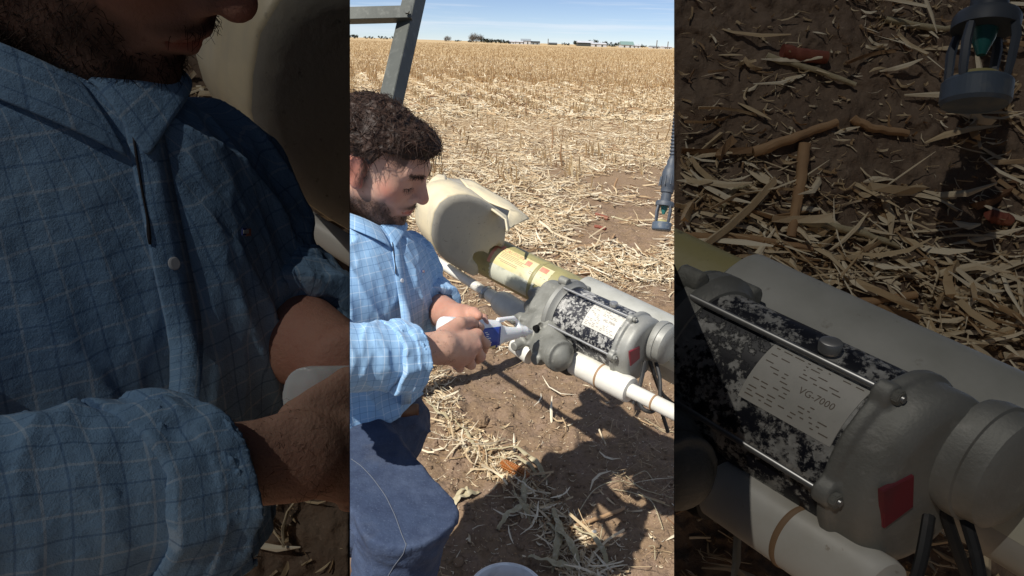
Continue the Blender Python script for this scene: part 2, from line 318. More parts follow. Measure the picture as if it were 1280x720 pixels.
def nets(fn, lo, hi, h):
    lo, hi = np.asarray(lo, float), np.asarray(hi, float); n = np.ceil((hi - lo) / h).astype(int) + 1
    st = 4; cn = (n // st) + 2          # coarse pass first, then only the band near the surface
    gc = np.stack(np.meshgrid(*[lo[i] + np.arange(cn[i]) * h * st for i in range(3)], indexing='ij'), -1)
    vc = fn(gc.reshape(-1, 3)).reshape(cn)
    near = np.abs(vc) < h * st * 2.6
    V = np.repeat(np.repeat(np.repeat(vc, st, 0), st, 1), st, 2)[:n[0], :n[1], :n[2]].astype(np.float32)
    nb = near.copy()
    for ax in range(3): nb[tuple(slice(0, -1) if i == ax else slice(None) for i in range(3))] |= near[tuple(slice(1, None) if i == ax else slice(None) for i in range(3))]
    mask = np.repeat(np.repeat(np.repeat(nb, st, 0), st, 1), st, 2)[:n[0], :n[1], :n[2]]
    ix = np.argwhere(mask); P = lo + ix * h
    V[tuple(ix.T)] = fn(P)
    ins = V < 0; c = np.zeros(tuple(n - 1), np.int8)
    for dx in (0, 1):
        for dy in (0, 1):
            for dz in (0, 1): c += ins[dx:n[0] - 1 + dx, dy:n[1] - 1 + dy, dz:n[2] - 1 + dz]
    A = np.argwhere((c > 0) & (c < 8)); idx = -np.ones(tuple(n - 1), np.int64); idx[tuple(A.T)] = np.arange(len(A))
    acc = np.zeros((len(A), 3)); cnt = np.zeros(len(A))
    for ax in range(3):
        o1, o2 = [i for i in range(3) if i != ax]
        for p in (0, 1):
            for q in (0, 1):
                a = A.copy(); a[:, o1] += p; a[:, o2] += q; b = a.copy(); b[:, ax] += 1
                va, vb = V[tuple(a.T)], V[tuple(b.T)]; mk = (va < 0) != (vb < 0); t = np.where(mk, va / np.where(mk, va - vb, 1), 0)
                pt = (a - A).astype(float); pt[:, ax] += t; acc[mk] += pt[mk]; cnt[mk] += 1
    verts = lo + (A + acc / np.maximum(cnt, 1)[:, None]) * h; Q = []
    for ax in range(3):
        o1, o2 = (ax + 1) % 3, (ax + 2) % 3; sl0 = [slice(None)] * 3; sl1 = [slice(None)] * 3; sl0[ax] = slice(0, -1); sl1[ax] = slice(1, None)
        ch = ins[tuple(sl0)] != ins[tuple(sl1)]; E = np.argwhere(ch); E = E[(E[:, o1] > 0) & (E[:, o2] > 0) & (E[:, o1] < n[o1] - 1) & (E[:, o2] < n[o2] - 1)]
        def cell(d1, d2): e = E.copy(); e[:, o1] -= d1; e[:, o2] -= d2; return idx[tuple(e.T)]
        q = np.stack([cell(1, 1), cell(0, 1), cell(0, 0), cell(1, 0)], 1); fl = ~ins[tuple(E.T)]; q[fl] = q[fl][:, ::-1]
        Q.append(q[(q >= 0).all(1)])
    return verts, np.concatenate(Q)
def normals(V, Q):
    a = np.cross(V[Q[:, 2]] - V[Q[:, 0]], V[Q[:, 3]] - V[Q[:, 1]]); N = np.zeros_like(V)
    for k in range(4): np.add.at(N, Q[:, k], a)
    return N / (np.linalg.norm(N, axis=1)[:, None] + 1e-12)
def relax(V, Q, it=2, lam=.5):
    E = np.concatenate([Q[:, [0, 1]], Q[:, [1, 2]], Q[:, [2, 3]], Q[:, [3, 0]]])
    deg = np.bincount(E.ravel(), minlength=len(V))[:, None]
    for _ in range(it):
        s = np.zeros_like(V); np.add.at(s, E[:, 0], V[E[:, 1]]); np.add.at(s, E[:, 1], V[E[:, 0]]); V = V + lam * (s / np.maximum(deg, 1) - V)
    return V
class Surf:                               # finds where a line of sight meets a built mesh, to lay details on it
    def __init__(s, objs):
        s.t = []
        for o in objs:
            me = o.data; off = Vector((0, 0, 0)); q = o
            while q is not None: off += q.location; q = q.parent
            s.t.append(BVHTree.FromPolygons([v.co + off for v in me.vertices], [p.vertices[:] for p in me.polygons]))
    def at(s, px, py):
        o = Vector(CAM); d = Vector(ray(px, py)).normalized(); best = None
        for t in s.t:
            h = t.ray_cast(o, d)
            if h[0] is not None and (best is None or h[3] < best[2]): best = (np.array(h[0]), np.array(h[1]), h[3])
        if best and best[1] @ np.array(d) > 0: best = (best[0], -best[1], best[2])
        return best
# ------------------------------------------------------------------ ground
def ground_z(x, y):
    P = np.stack([x, y, np.zeros_like(x)], -1); near = np.clip(1 - (y - 3) / 9, .25, 1)
    z = .030 * fbm(P * 1.3, 3, 1) + .024 * np.abs(fbm(P * 7, 4, 5)) * near + .012 * fbm(P * 24, 3, 9) * near
    c = noise3(P * 17, 31); z = z + np.clip(c - .42, 0, 1) * .045 * near           # clods
    return z - .012
ys = np.concatenate([np.linspace(-4, 1.0, 12)[:-1], 1.0 + 5.0 * np.linspace(0, 1, 420) ** 1.45, 6 * (1000 / 6) ** np.linspace(0, 1, 130)[1:], [2500, 6000]])
t = np.linspace(-1, 1, 521); t = np.sign(t) * (np.abs(t) * .45 + .55 * np.abs(t) ** 3.2)
Y, T_ = np.meshgrid(ys, t, indexing='ij'); X = T_ * (2.6 + 1.5 * np.maximum(Y, 0))
Z = np.where(Y < 60, ground_z(X, Y), 0); n0, n1 = X.shape
ii = np.arange(n0 * n1).reshape(n0, n1); Q = np.stack([ii[:-1, :-1], ii[:-1, 1:], ii[1:, 1:], ii[1:, :-1]], -1).reshape(-1, 4)
ground = link('ground', mesh_np('ground', np.stack([X, Y, Z], -1).reshape(-1, 3), Q), 'soil'); ground['kind'] = 'structure'

# ------------------------------------------------------------------ straw litter
def straws(name, P, Nn, yaw, L, Wd, tone, lift, curl, round_=None, mat='straw', adir=None):
    """flat curled leaf strips and round stalk pieces, one real mesh"""
    n = len(P); up = Nn; a = np.stack([np.cos(yaw), np.sin(yaw), np.zeros(n)], -1) if adir is None else adir
    a = a - up * (a * up).sum(1)[:, None]; a /= np.linalg.norm(a, axis=1)[:, None]; b = np.cross(up, a)
    ts = np.array([-.5, -.17, .17, .5]); V = []
    tilt = RNG.normal(0, .22, n); bend = RNG.normal(0, .35, n); tw = RNG.normal(0, .9, n); rnd = np.zeros(n, bool) if round_ is None else round_
    for k, tt in enumerate(ts):
        c = P + a * (L * tt)[:, None] + b * (L * bend * (tt * tt - .08) * 1.2)[:, None] + up * (lift + np.abs(tilt) * L * (tt + .5) * .6 + curl * (tt * tt) * 4)[:, None]
        w = Wd * np.where(rnd, 1, (1 - (2 * abs(tt)) ** 2 * .75)); an = tw * tt
        e = b * np.cos(an)[:, None] + up * np.sin(an)[:, None]; h = up * np.cos(an)[:, None] - b * np.sin(an)[:, None]
        V += [c - e * w[:, None] / 2, c + e * w[:, None] / 2, c + h * np.where(rnd, w * .85, w * .22)[:, None]]
    V = np.stack(V, 1); f = []
    for k in range(3):
        o = k * 3
        for (p, q) in ((0, 2), (2, 1), (1, 0)): f.append([o + p, o + q, o + q + 3, o + p + 3])
    f = np.array(f); Fq = (f[None] + (np.arange(n) * 12)[:, None, None]).reshape(-1, 4)
    tri = np.array([[0, 1, 2], [9, 11, 10]]); Ft = (tri[None] + (np.arange(n) * 12)[:, None, None]).reshape(-1, 3)
    tn = np.repeat(tone, 12) + RNG.normal(0, .03, n * 12)
    return mesh_np(name, V.reshape(-1, 3), [Fq, Ft], False, {'tone': ('FLOAT', np.clip(tn, 0, 1))})
def seg_d(px, py, a, b):
    a, b = np.array(a, float), np.array(b, float); ab = b - a; tt = np.clip(((px - a[0]) * ab[0] + (py - a[1]) * ab[1]) / (ab @ ab), 0, 1)
    return np.hypot(px - a[0] - tt * ab[0], py - a[1] - tt * ab[1])
def density(x, y):                        # how much residue lies where, 0..1
    px, py, d = proj(np.stack([x, y, np.zeros_like(x)], -1)); P = np.stack([x, y, np.zeros_like(x)], -1)
    n = fbm(P * 1.1, 3, 77); n2 = fbm(P * 4.5, 3, 55)
    far = np.clip((330 - py) / 150, 0, 1); base = .06 + .80 * far + 1.0 * n * (1 - .4 * far) + .6 * n2
    base = np.where(py > 440, .03 + .05 * n2, base)
    def blob(cx, cy, rx, ry): return np.exp(-(((px - cx) / rx) ** 2 + ((py - cy) / ry) ** 2) * 1.4)
    base = base + 1.1 * blob(790, 345, 90, 38) + .6 * blob(700, 270, 90, 35) + .8 * blob(600, 225, 60, 40) - 1.0 * blob(750, 290, 70, 22) - .6 * blob(790, 225, 55, 18)
    base = base - .8 * blob(690, 215, 45, 10) - .7 * blob(810, 300, 35, 12)
    row = np.minimum(np.minimum(seg_d(px, py, (540, 470), (570, 540)), seg_d(px, py, (570, 540), (655, 610))), seg_d(px, py, (655, 610), (745, 725)))
    row2 = seg_d(px, py, (585, 610), (670, 600)); w = 15 + (py - 450) * .05
    base = np.where(py > 430, np.maximum(base, 1.15 * np.clip(1.35 - row / w, 0, 1)), base)
    base = base + np.where((px < 600) & (py > 330) & (py < 420), .45, 0) + .7 * blob(470, 660, 60, 60)
    return base
def scatter(n, dmin, dmax, spread, keep):
    d = np.exp(RNG.uniform(math.log(dmin), math.log(dmax), n)) if keep == 'log' else dmin + (dmax - dmin) * RNG.uniform(0, 1, n) ** .7
    x = RNG.uniform(-1, 1, n) * (spread * d + .7); return x, d
def lay(name, n, dmin, dmax, Lr, Wr, keepf, rfrac=.35, spread=.62, lf=.004):
    x, y = scatter(n, dmin, dmax, spread, 'log'); dn = density(x, y); k = RNG.uniform(0, 1, n) < np.clip(dn * keepf, 0, 1); x, y = x[k], y[k]; n = len(x)
    P = np.stack([x, y, ground_z(x, y)], -1); N = np.zeros((n, 3)); N[:, 2] = 1; N[:, :2] = RNG.normal(0, .12, (n, 2)); N /= np.linalg.norm(N, axis=1)[:, None]
    L = RNG.uniform(0, 1, n) ** 2.2 * (Lr[1] - Lr[0]) + Lr[0]; Wd = RNG.uniform(0, 1, n) ** 1.6 * (Wr[1] - Wr[0]) + Wr[0]; r = RNG.uniform(0, 1, n) < rfrac
    tone = np.clip(np.where(r, RNG.normal(.45, .22, n), RNG.normal(.72, .2, n)) , 0, 1)
    me = straws(name, P, N, RNG.uniform(0, 6.283, n) , L, np.where(r, Wd * .8, Wd), tone, RNG.uniform(.001, lf, n) + dn[k] * .008 * RNG.uniform(0, 1, n), RNG.uniform(-.004, .012, n), r)
    o = link(name, me, 'straw'); o['kind'] = 'stuff'; o['label'] = 'pale dry corn straw and husk pieces scattered over the brown soil'; o['category'] = 'straw'; return o
lay('straw_litter', 52000, 1.15, 4.2, (.012, .16), (.0015, .011), .72, .35, .75)
lay('straw_litter', 120000, 3.6, 16, (.03, .24), (.004, .019), 1.0, .3, .6, .02)
lay('straw_litter', 60000, 1.1, 5.0, (.005, .035), (.001, .005), .7, .5)
lay('straw_litter', 50000, 12, 60, (.10, .45), (.012, .045), 1.0, .3, .40, .06)
# crumbs everywhere on the bare soil
x, y = scatter(15000, 1.1, 5, .62, 'log'); n = len(x); N = np.zeros((n, 3)); N[:, 2] = 1
o = link('straw_crumbs', straws('straw_crumbs', np.stack([x, y, ground_z(x, y)], -1), N, RNG.uniform(0, 6.28, n), RNG.uniform(.002, .012, n) * RNG.uniform(.5, 1.5, n), RNG.uniform(.0007, .0028, n), RNG.uniform(.3, 1, n), RNG.uniform(.0, .002, n), RNG.uniform(0, .003, n), RNG.uniform(0, 1, n) < .5), 'straw'); o['kind'] = 'stuff'
o['label'] = 'tiny straw crumbs sprinkled over the bare soil'; o['category'] = 'straw'
# soil crumbs and clods
def clods(n, dmin, dmax, r0, r1):
    x, y = scatter(n, dmin, dmax, .62, 'log'); P = np.stack([x, y, ground_z(x, y)], -1); r = r0 + (r1 - r0) * RNG.uniform(0, 1, n) ** 3
    t = (1 + 5 ** .5) / 2; iv = np.array([(-1, t, 0), (1, t, 0), (-1, -t, 0), (1, -t, 0), (0, -1, t), (0, 1, t), (0, -1, -t), (0, 1, -t), (t, 0, -1), (t, 0, 1), (-t, 0, -1), (-t, 0, 1)]) / 1.9
    fc = np.array([(0, 11, 5), (0, 5, 1), (0, 1, 7), (0, 7, 10), (0, 10, 11), (1, 5, 9), (5, 11, 4), (11, 10, 2), (10, 7, 6), (7, 1, 8), (3, 9, 4), (3, 4, 2), (3, 2, 6), (3, 6, 8), (3, 8, 9), (4, 9, 5), (2, 4, 11), (6, 2, 10), (8, 6, 7), (9, 8, 1)])
    V = P[:, None] + iv[None] * r[:, None, None] * RNG.uniform(.45, 1.3, (n, 12, 1)) * RNG.uniform(.6, 1.4, (n, 1, 3)) * np.array([1, 1, .65]) - np.array([0, 0, .12]) * r[:, None, None]
    return mesh_np('soil_clods', V.reshape(-1, 3), (fc[None] + (np.arange(n) * 12)[:, None, None]).reshape(-1, 3), True)
o = link('soil_clods', clods(30000, 1.05, 5, .0010, .013), 'soil'); o['kind'] = 'stuff'; o['label'] = 'loose brown soil crumbs and clods'; o['category'] = 'soil'

# standing stubble in the far field
def stalks(n, y0, y1, hr, wr, spread):
    y = y0 * (y1 / y0) ** RNG.uniform(0, 1, n); x = RNG.uniform(-1, 1, n) * spread * y
    x = np.where(y < 26, np.round((x + .25 * y) / .76) * .76 - .25 * y + RNG.normal(0, .07, n), x)
    h = RNG.uniform(hr[0], hr[1], n) * RNG.uniform(.6, 1.2, n); w = RNG.uniform(*wr, n) * (1 + y / 50); lx = RNG.normal(0, .16, n) * h; ly = RNG.normal(0, .16, n) * h; z = np.where(y < 59, ground_z(x, y), 0)
    tri = np.array([(1, 0), (-.5, .87), (-.5, -.87)]); V = np.zeros((n, 6, 3))
    for k in range(3):
        V[:, k] = np.stack([x + tri[k, 0] * w / 2, y + tri[k, 1] * w / 2, z - .01], -1); V[:, 3 + k] = np.stack([x + lx + tri[k, 0] * w / 2.6, y + ly + tri[k, 1] * w / 2.6, z + h], -1)
    q = np.array([(0, 1, 4, 3), (1, 2, 5, 4), (2, 0, 3, 5)]); tr = np.array([(3, 4, 5)]); b = (np.arange(n) * 6)[:, None, None]
    return mesh_np('stubble', V.reshape(-1, 3), [(q[None] + b).reshape(-1, 4), (tr[None] + b).reshape(-1, 3)], False, {'tone': ('FLOAT', np.repeat(np.clip(RNG.normal(.55, .25, n), 0, 1), 6))})
for a_ in ((700, 6.0, 14, (.06, .20), (.012, .022), .55), (9000, 13, 30, (.08, .20), (.014, .024), .5), (56000, 22, 320, (.11, .22), (.016, .03), .6)):
    o = link('standing_stubble', stalks(*a_), 'stubble'); o['kind'] = 'stuff'; o['label'] = 'cut corn stubble standing in rows across the far field'; o['category'] = 'stubble'

# ------------------------------------------------------------------ horizon
def far_pt(px, D): v = ray(px, 55); v[2] = 0; v /= np.linalg.norm(v); return CAM * [1, 1, 0] + v * D
def bldg(px, wpx, hpx, D, wall, roof, label, cat='farm building', gable=.35):
    k = D / F * 1.02; c = far_pt(px, D); w, h = wpx * k, hpx * k; r = thing('farm_building', c, label, cat, 'farm buildings on the horizon')
    h = h * .85; h = h * .85; hw = h * (1 - gable); MB().box(c + [0, 0, hw / 2], [w / 2, 0, 0], [0, 8, 0], [0, 0, hw / 2]).build('wall', wall, r, False)
    e = .03 * w; P = [c + [-w / 2 - e, -8.5, hw], c + [w / 2 + e, -8.5, hw], c + [w / 2 + e, 0, h], c + [-w / 2 - e, 0, h]]
    m_ = MB(); m_.prism([P[0], [P[0][0], c[1], h], [P[0][0], c[1] + 8.5, hw]], [w + 2 * e, 0, 0]); m_.build('roof', roof, r, False)
    for t_ in (.25, .7): m2 = MB(); m2.box(c + [(t_ - .5) * w, -8.03, hw * .36], [w * .06, 0, 0], [0, .05, 0], [0, 0, hw * .36]); m2.build('door', 'darkshed', r, False)
    return r
bldg(647, 12, 5, 620, 'white', 'white', 'white farm shed just right of the long dark shelterbelt on the horizon')
bldg(657, 11, 8, 640, 'white', 'roof', 'tallest pale building in the left cluster on the horizon')
bldg(669, 10, 5, 640, 'roof', 'darkshed', 'low dark-roofed shed at the right end of the left cluster on the horizon')
bldg(640, 7, 5, 600, 'white', 'white', 'small bright white shed touching the dark shelterbelt on the horizon')
bldg(731, 17, 8, 600, 'darkshed', 'white', 'long dark open-sided barn with a thin pale roof on the horizon')
bldg(748, 16, 6, 590, 'white', 'white', 'long bright white barn beside the dark open barn on the horizon')
bldg(783, 14, 9, 600, 'white', 'greenroof', 'pale building with a grey-green gable roof on the horizon', gable=.55)
bldg(794, 9, 5, 600, 'white', 'white', 'low white shed to the right of the green-roofed building')
bldg(818, 9, 4, 620, 'white', 'roof', 'small white shed near the right edge of the horizon')
bldg(833, 9, 4, 640, 'white', 'white', 'last small white shed at the right end of the horizon')
bldg(691, 9, 4, 700, 'darkshed', 'roof', 'small grey shed standing alone at the middle of the horizon')
def tree_far(px, wpx, hpx, D, label, mat='tree', lobes=26, name='tree', group='trees on the horizon', cat='tree'):
    k = D / F * 1.02; c = far_pt(px, D); w, h = wpx * k, hpx * k * .82; r = thing(name, c, label, cat, group); V = []; n = int(lobes * 60)
    cen = np.stack([RNG.uniform(-.42, .42, lobes) * w, RNG.uniform(-.3, .3, lobes) * min(w, 12), RNG.uniform(.25, .8, lobes) * h], -1); cen[:, 2] *= 1 - (np.abs(cen[:, 0]) / (w / 2)) ** 3 * .4 if w < 4 * h else 1
    kk = RNG.integers(0, lobes, n); p = c + cen[kk] + RNG.normal(0, 1, (n, 3)) * h * (.10 if mat == 'tree' else .15); p[:, 2] = np.clip(p[:, 2], .2, h * 1.05)
    s_ = h * (.055 if mat == 'tree' else .018); a = RNG.normal(0, 1, (n, 3)); a /= np.linalg.norm(a, axis=1)[:, None]; b = np.cross(a, RNG.normal(0, 1, (n, 3))); b /= np.linalg.norm(b, axis=1)[:, None]
    la = 1 if mat == 'tree' else 5
    V = np.stack([p - a * s_ * la, p + b * s_, p + a * s_ * la, p - b * s_], 1).reshape(-1, 3); link('crown', mesh_np('crown', V, np.arange(len(V)).reshape(-1, 4), False), mat, r)
    m_ = MB(); m_.tube([c, c + [.1, 0, h * .3], c + [0, 0, h * .7]], [h * .05, h * .035, h * .01], 6); m_.build('trunk', 'baretree', r); return r
tree_far(595, 15, 12, 600, 'bare grey leafless tree at the left end of the dark shelterbelt', 'baretree', 30)
tree_far(560, 8, 7, 700, 'small bare tree standing alone right of the steel post', 'baretree', 18)
for i_, (px, w_, h_) in enumerate(((606, 10, 7), (615, 12, 6), (625, 12, 6), (633, 8, 5))):
    tree_far(px, w_, h_, 590, ('tallest dark tree, at the left end of the shelterbelt', 'second dark tree from the left in the shelterbelt', 'third dark tree from the left in the shelterbelt', 'lowest dark tree at the right end of the shelterbelt')[i_])
for px, w_, h_, lb in ((443, 10, 6, 'dark tree at the far left of the horizon beside the man'), (484, 22, 5, 'row of low dark trees behind the steel post', ), (462, 14, 4, 'low dark bushes left of the steel post on the horizon'), (573, 9, 3, 'low dark bush between the bare trees on the horizon'), (587, 6, 3, 'tiny dark bush just left of the bare tree'),
                       (720, 6, 7, 'dark tree at the left wall of the dark barn'), (741, 12, 9, 'dark tree rising behind the white barn'), (756, 12, 7, 'dark tree between the white barn and the green roof'), (769, 14, 7, 'broad dark tree left of the green-roofed building'), (803, 12, 5, 'dark tree right of the green-roofed building'), (706, 12, 4, 'low dark bushes left of the dark barn'), (826, 10, 3, 'low dark bush between the two right-hand sheds')):
    tree_far(px, w_, h_, 660, lb, lobes=20)
def pole(px, h, lb):
    c = far_pt(px, 560); tag(center(MB().tube([c, c + [0, 0, h * .7]], .35, 6).build('utility_pole', 'baretree')), lb, 'pole', 'thin poles on the horizon')
pole(821, 9, 'thin pole standing left of the small right-hand shed'); pole(835, 8, 'thin pole at the right end of the horizon'); pole(685, 7, 'thin pole between the left cluster and the grey shed')

# ------------------------------------------------------------------ steel tower leg
def angle_iron(m_, A, B, e1, e2, w1, w2, t):
    A, B = np.asarray(A), np.asarray(B); m_.prism([A, A + e1 * w1, A + e1 * w1 + e2 * t, A + e2 * t + e1 * t, A + e2 * w2 + e1 * t, A + e2 * w2], B - A)
leg_t = thing('tower_leg', W(470, 200, 2.1), 'leaning galvanised steel tower leg with a cross brace behind the man', 'steel frame')
A = W(470, 208, 2.05); B = W(531, -60, 2.35); ax = (B - A) / np.linalg.norm(B - A); e1 = RT - ax * (RT @ ax); e1 /= np.linalg.norm(e1); e2 = np.cross(e1, ax); e2 = e2 if e2 @ FW > 0 else -e2
m_ = MB(); w_ = 31 / F * 2.2
e1a = e1 * .93 - e2 * .37; e2a = e1 * .50 + e2 * .87
P0 = A - e1 * w_ / 2; m_.prism([P0, P0 + e1a * w_ * .66, P0 + e1a * w_ * .66 + e2a * w_ * .62, P0 + e1a * w_ * .66 + e2a * w_ * .62 - e1a * .006, P0 + e1a * (w_ * .66 - .006) + e2 * .006, P0 + e2 * .006], B - A)
A3 = A - ax * .0
m_.build('angle_bar', 'galv', leg_t, False, .0015)
m_ = MB(); C1 = W(380, 17.5, 2.20); D1 = W(514, 14, 2.20); h_ = UP * (7.5 / F * 2.26); m_.prism([C1 - h_, C1 + h_, C1 + h_ + FW * .005, C1 - h_ * .7 + FW * .005, C1 - h_ * .7 + FW * .045, C1 - h_ + FW * .045], D1 - C1); m_.build('brace', 'galv', leg_t, False, .001)
m_ = MB(); c_ = W(509, 15, 2.19); m_.cyl(c_ - FW * .012, c_, .009, seg=6); m_.build('bolt', 'galv', leg_t, False)
m_ = MB(); c_ = W(497, 112, 2.15); m_.cyl(c_ - FW * .006, c_, .003, seg=8); m_.build('bolt', 'steel', leg_t, False)
# the leg goes on down to the axle beam behind the man's back
m_ = MB(); m_.prism([A - e1 * w_ / 2, A + e1 * w_ / 2, A + e1 * w_ / 2 + e2 * .008, A - e1 * w_ / 2 + e2 * .008], np.array([A[0] - .03, A[1] + .02, 0.]) - A); m_.build('lower_bar', 'galv', leg_t, False)

# ------------------------------------------------------------------ sprinkler drop
def sprinkler(fn, label):
    """fn(px, py) -> world point on the hanging line; sizes scale with local pixel size"""
    k = np.linalg.norm(fn(10, 0) - fn(0, 0)) / 10
    P = lambda x, y: fn(x, y)
    r = thing('sprinkler', P(0, 136), label, 'sprinkler'); A, B = P(3.5, -90), P(3, 50); m_ = MB()
    m_.rev(A, B, [(0, 3 * k), (.55, 3 * k)] + [q for i in range(14) for q in ((.56 + i * .031, 3.2 * k), (.57 + i * .031, 4.6 * k), (.582 + i * .031, 4.6 * k), (.59 + i * .031, 3.2 * k))], 14); m_.build('hose', 'nozzle', r)
    m_ = MB(); m_.rev(P(3, 48), P(-1.5, 103), [(0, 4.5 * k), (.06, 6 * k), (.16, 6 * k), (.20, 7.5 * k), (.34, 9.8 * k), (.62, 10 * k), (.66, 8.2 * k), (.78, 8.0 * k), (.80, 6.5 * k), (1, 6.2 * k)], 24); m_.build('regulator_body', 'nozzle', r)
    for i in range(9):
        an = i * 6.283 / 9; d_ = RT * math.cos(an) + FW * math.sin(an); m2 = MB(); m2.tube([P(0, 70) + d_ * 9.6 * k, P(-1, 82) + d_ * 10.2 * k], .8 * k, 5); m2.build('rib', 'nozzle', r)
    m_ = MB(); m_.rev(P(-1.5, 102), P(-2, 108), [(0, 10.5 * k), (.3, 11.5 * k), (1, 11.5 * k)], 28); m_.build('collar', 'nozzle', r)
    for i in range(4):
        an = i * 6.283 / 4 + .5; d_ = RT * math.cos(an) + FW * math.sin(an); m2 = MB(); m2.tube([P(-2, 107) + d_ * 10 * k, P(-2.3, 114) + d_ * 11.5 * k, P(-3, 124) + d_ * 11 * k, P(-3.2, 131) + d_ * 10 * k], [1.5 * k, 1.8 * k, 1.6 * k, 1.2 * k], 6); m2.build('cage_bar', 'nozzle', r)
    m_ = MB(); m_.rev(P(-2, 106), P(-2.4, 118), [(0, 5 * k), (.5, 4 * k), (.9, 2 * k), (1, 1.6 * k)], 14); m_.build('nozzle_tip', 'teal', r)
    m_ = MB(); m_.rev(P(-2.8, 124), P(-3, 128), [(0, 1.5 * k), (.4, 7 * k), (1, 8.5 * k)], 20); m_.build('deflector_plate', 'olive', r)
    m_ = MB()
    seg = 48; m_.rev(P(-3.1, 128), P(-3.4, 138), [(0, 11 * k), (.12, 12 * k), (.85, 12 * k), (1, 11 * k)], seg); o = m_.build('rim_ring', 'nozring', r, False)
    return r
dsp = 2.75
sprinkler(lambda x, y: W(830 + x + (136 - y) * .09, 150 + y, dsp), 'blue-grey hanging sprinkler nozzle at the right edge over the straw field')

# ------------------------------------------------------------------ loose things on the ground
def gp(px, py, z=0.0): p = G(px, py, 0.0); p[2] = ground_z(np.array([p[0]]), np.array([p[1]]))[0] + z; return p
def stick(pts, r0, r1, label, lift=.008, mat='stick', name='stalk_piece', cat='corn stalk', kn=3):
    P = np.array([gp(x, y, lift) for x, y in pts]); n = len(P); t_ = np.linspace(0, 1, 14); Q_ = np.stack([np.interp(t_, np.linspace(0, 1, n), P[:, i]) for i in range(3)], -1)
    Q_ += RNG.normal(0, .0012, Q_.shape); r = np.linspace(r0, r1, 14) * (1 + .12 * (np.sin(t_ * 3.14 * kn) ** 8)); m_ = MB(); m_.tube(Q_, r, 9); return tag(center(m_.build(name, mat)), label, cat)
stick([(719, 663), (745, 656), (780, 642)], .0062, .0050, 'thick tan stalk piece lying at the right end of the straw row, in the shadow', .012, 'stick')
stick([(725, 345), (765, 344), (790, 350)], .010, .007, 'long brown stalk lying behind the yellow tube', .015)
stick([(735, 310), (762, 304), (768, 296)], .010, .008, 'brown stalk lying above the straw heap', .015)
stick([(748, 335), (752, 318), (753, 305)], .012, .010, 'short stout stalk pointing up behind the pale tube', .012)
stick([(560, 305), (570, 300), (597, 283)], .008, .006, 'tan stalk partly behind the cream shield', .01)
stick([(765, 270), (785, 276), (800, 284)], .007, .004, 'pale straw stalk on bare soil under the sprinkler', .008, 'husk')
stick([(640, 238), (665, 248), (692, 258)], .008, .006, 'white straw stalk on the soil right of the shield', .01, 'husk')
stick([(745, 268), (752, 270), (760, 273)], .018, .016, 'dark red corn cob lying on bare soil', .012, 'cob', 'corn_cob', 'corn cob', 6)
stick([(744, 284), (750, 286), (757, 289)], .013, .011, 'small red-brown cob below the dark red one', .012, 'cob', 'corn_cob', 'corn cob', 6)
for (a_, b_, lb) in (((700, 200), (701, 172), 'tall split stalk stump right of centre in the field'), ((690, 188), (688, 150), 'short orange stump in the middle field'), ((624, 140), (622, 128), 'small upright stump left in the field'), ((768, 236), (772, 218), 'brown stalk stub leaning over bare soil'), ((656, 150), (660, 120), 'tall thin stalk standing in the middle field')):
    p = gp(*a_); m_ = MB(); d_ = max(.06, (a_[1] - b_[1]) / F * np.linalg.norm(p - CAM) * .75); m_.tube([p, p + [.003, 0, d_ * .5], p + [(b_[0] - a_[0]) * .006, 0, d_]], [.013, .011, .009], 8); tag(center(m_.build('stalk_stump', 'stick')), lb, 'corn stalk')
# husk leaves
def husk(pts, w0, label, lift=.02, mat='husk'):
    P = np.array([gp(x, y, 0) for x, y in pts]); n = len(P); K = 22; t_ = np.linspace(0, 1, K); C_ = np.stack([np.interp(t_, np.linspace(0, 1, n), P[:, i]) for i in range(3)], -1)
    for _ in range(3): C_[1:-1] = (C_[:-2] + C_[1:-1] * 2 + C_[2:]) / 4
    C_[:, 2] += lift * np.sin(t_ * 3.14) + .008 + .004 * np.sin(t_ * 19); T = np.gradient(C_, axis=0); T /= np.linalg.norm(T, axis=1)[:, None]; S_ = np.cross(T, [0, 0, 1.]); S_ /= np.linalg.norm(S_, axis=1)[:, None]
    J = 15; V = []; 
    for i in range(K):
        w = w0 * (math.sin(math.pi * min(1, .10 + .88 * t_[i])) ** .8 * (1 + .18 * math.sin(i * 1.9))); tw = .5 * math.sin(t_[i] * 5)
        for j in range(J):
            u = (j / (J - 1) - .5) * 2; V.append(C_[i] + S_[i] * u * w / 2 * math.cos(tw) + np.array([0, 0, 1]) * (u * w / 2 * math.sin(tw) + w * .14 * (1 - u * u) + .0009 * math.sin(u * 15 + i * .3)))
    q = [(i * J + j, i * J + j + 1, (i + 1) * J + j + 1, (i + 1) * J + j) for i in range(K - 1) for j in range(J - 1)]
    me = mesh_np('husk_leaf', V, np.array(q)); o = link('husk_leaf', me, mat); sm = o.modifiers.new('t', 'SOLIDIFY'); sm.thickness = .0008; center(o); return tag(o, label, 'corn husk')
husk([(560, 645), (575, 632), (600, 620)], .028, 'broad pale husk leaf lying beside the knee in shadow', .01)
husk([(558, 640), (580, 624), (590, 622)], .020, 'narrow husk leaf just above the broad one by the knee', .02)
husk([(622, 668), (636, 650), (668, 636)], .022, 'grey-green husk leaf curling over the dark soil left of the straw row', .02)
husk([(600, 566), (640, 568), (668, 582), (686, 606)], .022, 'long arched pale husk leaf above the corn cob', .03)
husk([(618, 574), (650, 582), (675, 598)], .016, 'second arched husk leaf just below the long one', .02)
husk([(655, 605), (654, 625), (656, 640)], .018, 'short upright grey husk leaf under the corn cob', .02)
husk([(690, 640), (700, 670), (690, 720)], .026, 'wide grey husk strip at the lower end of the straw row', .02)
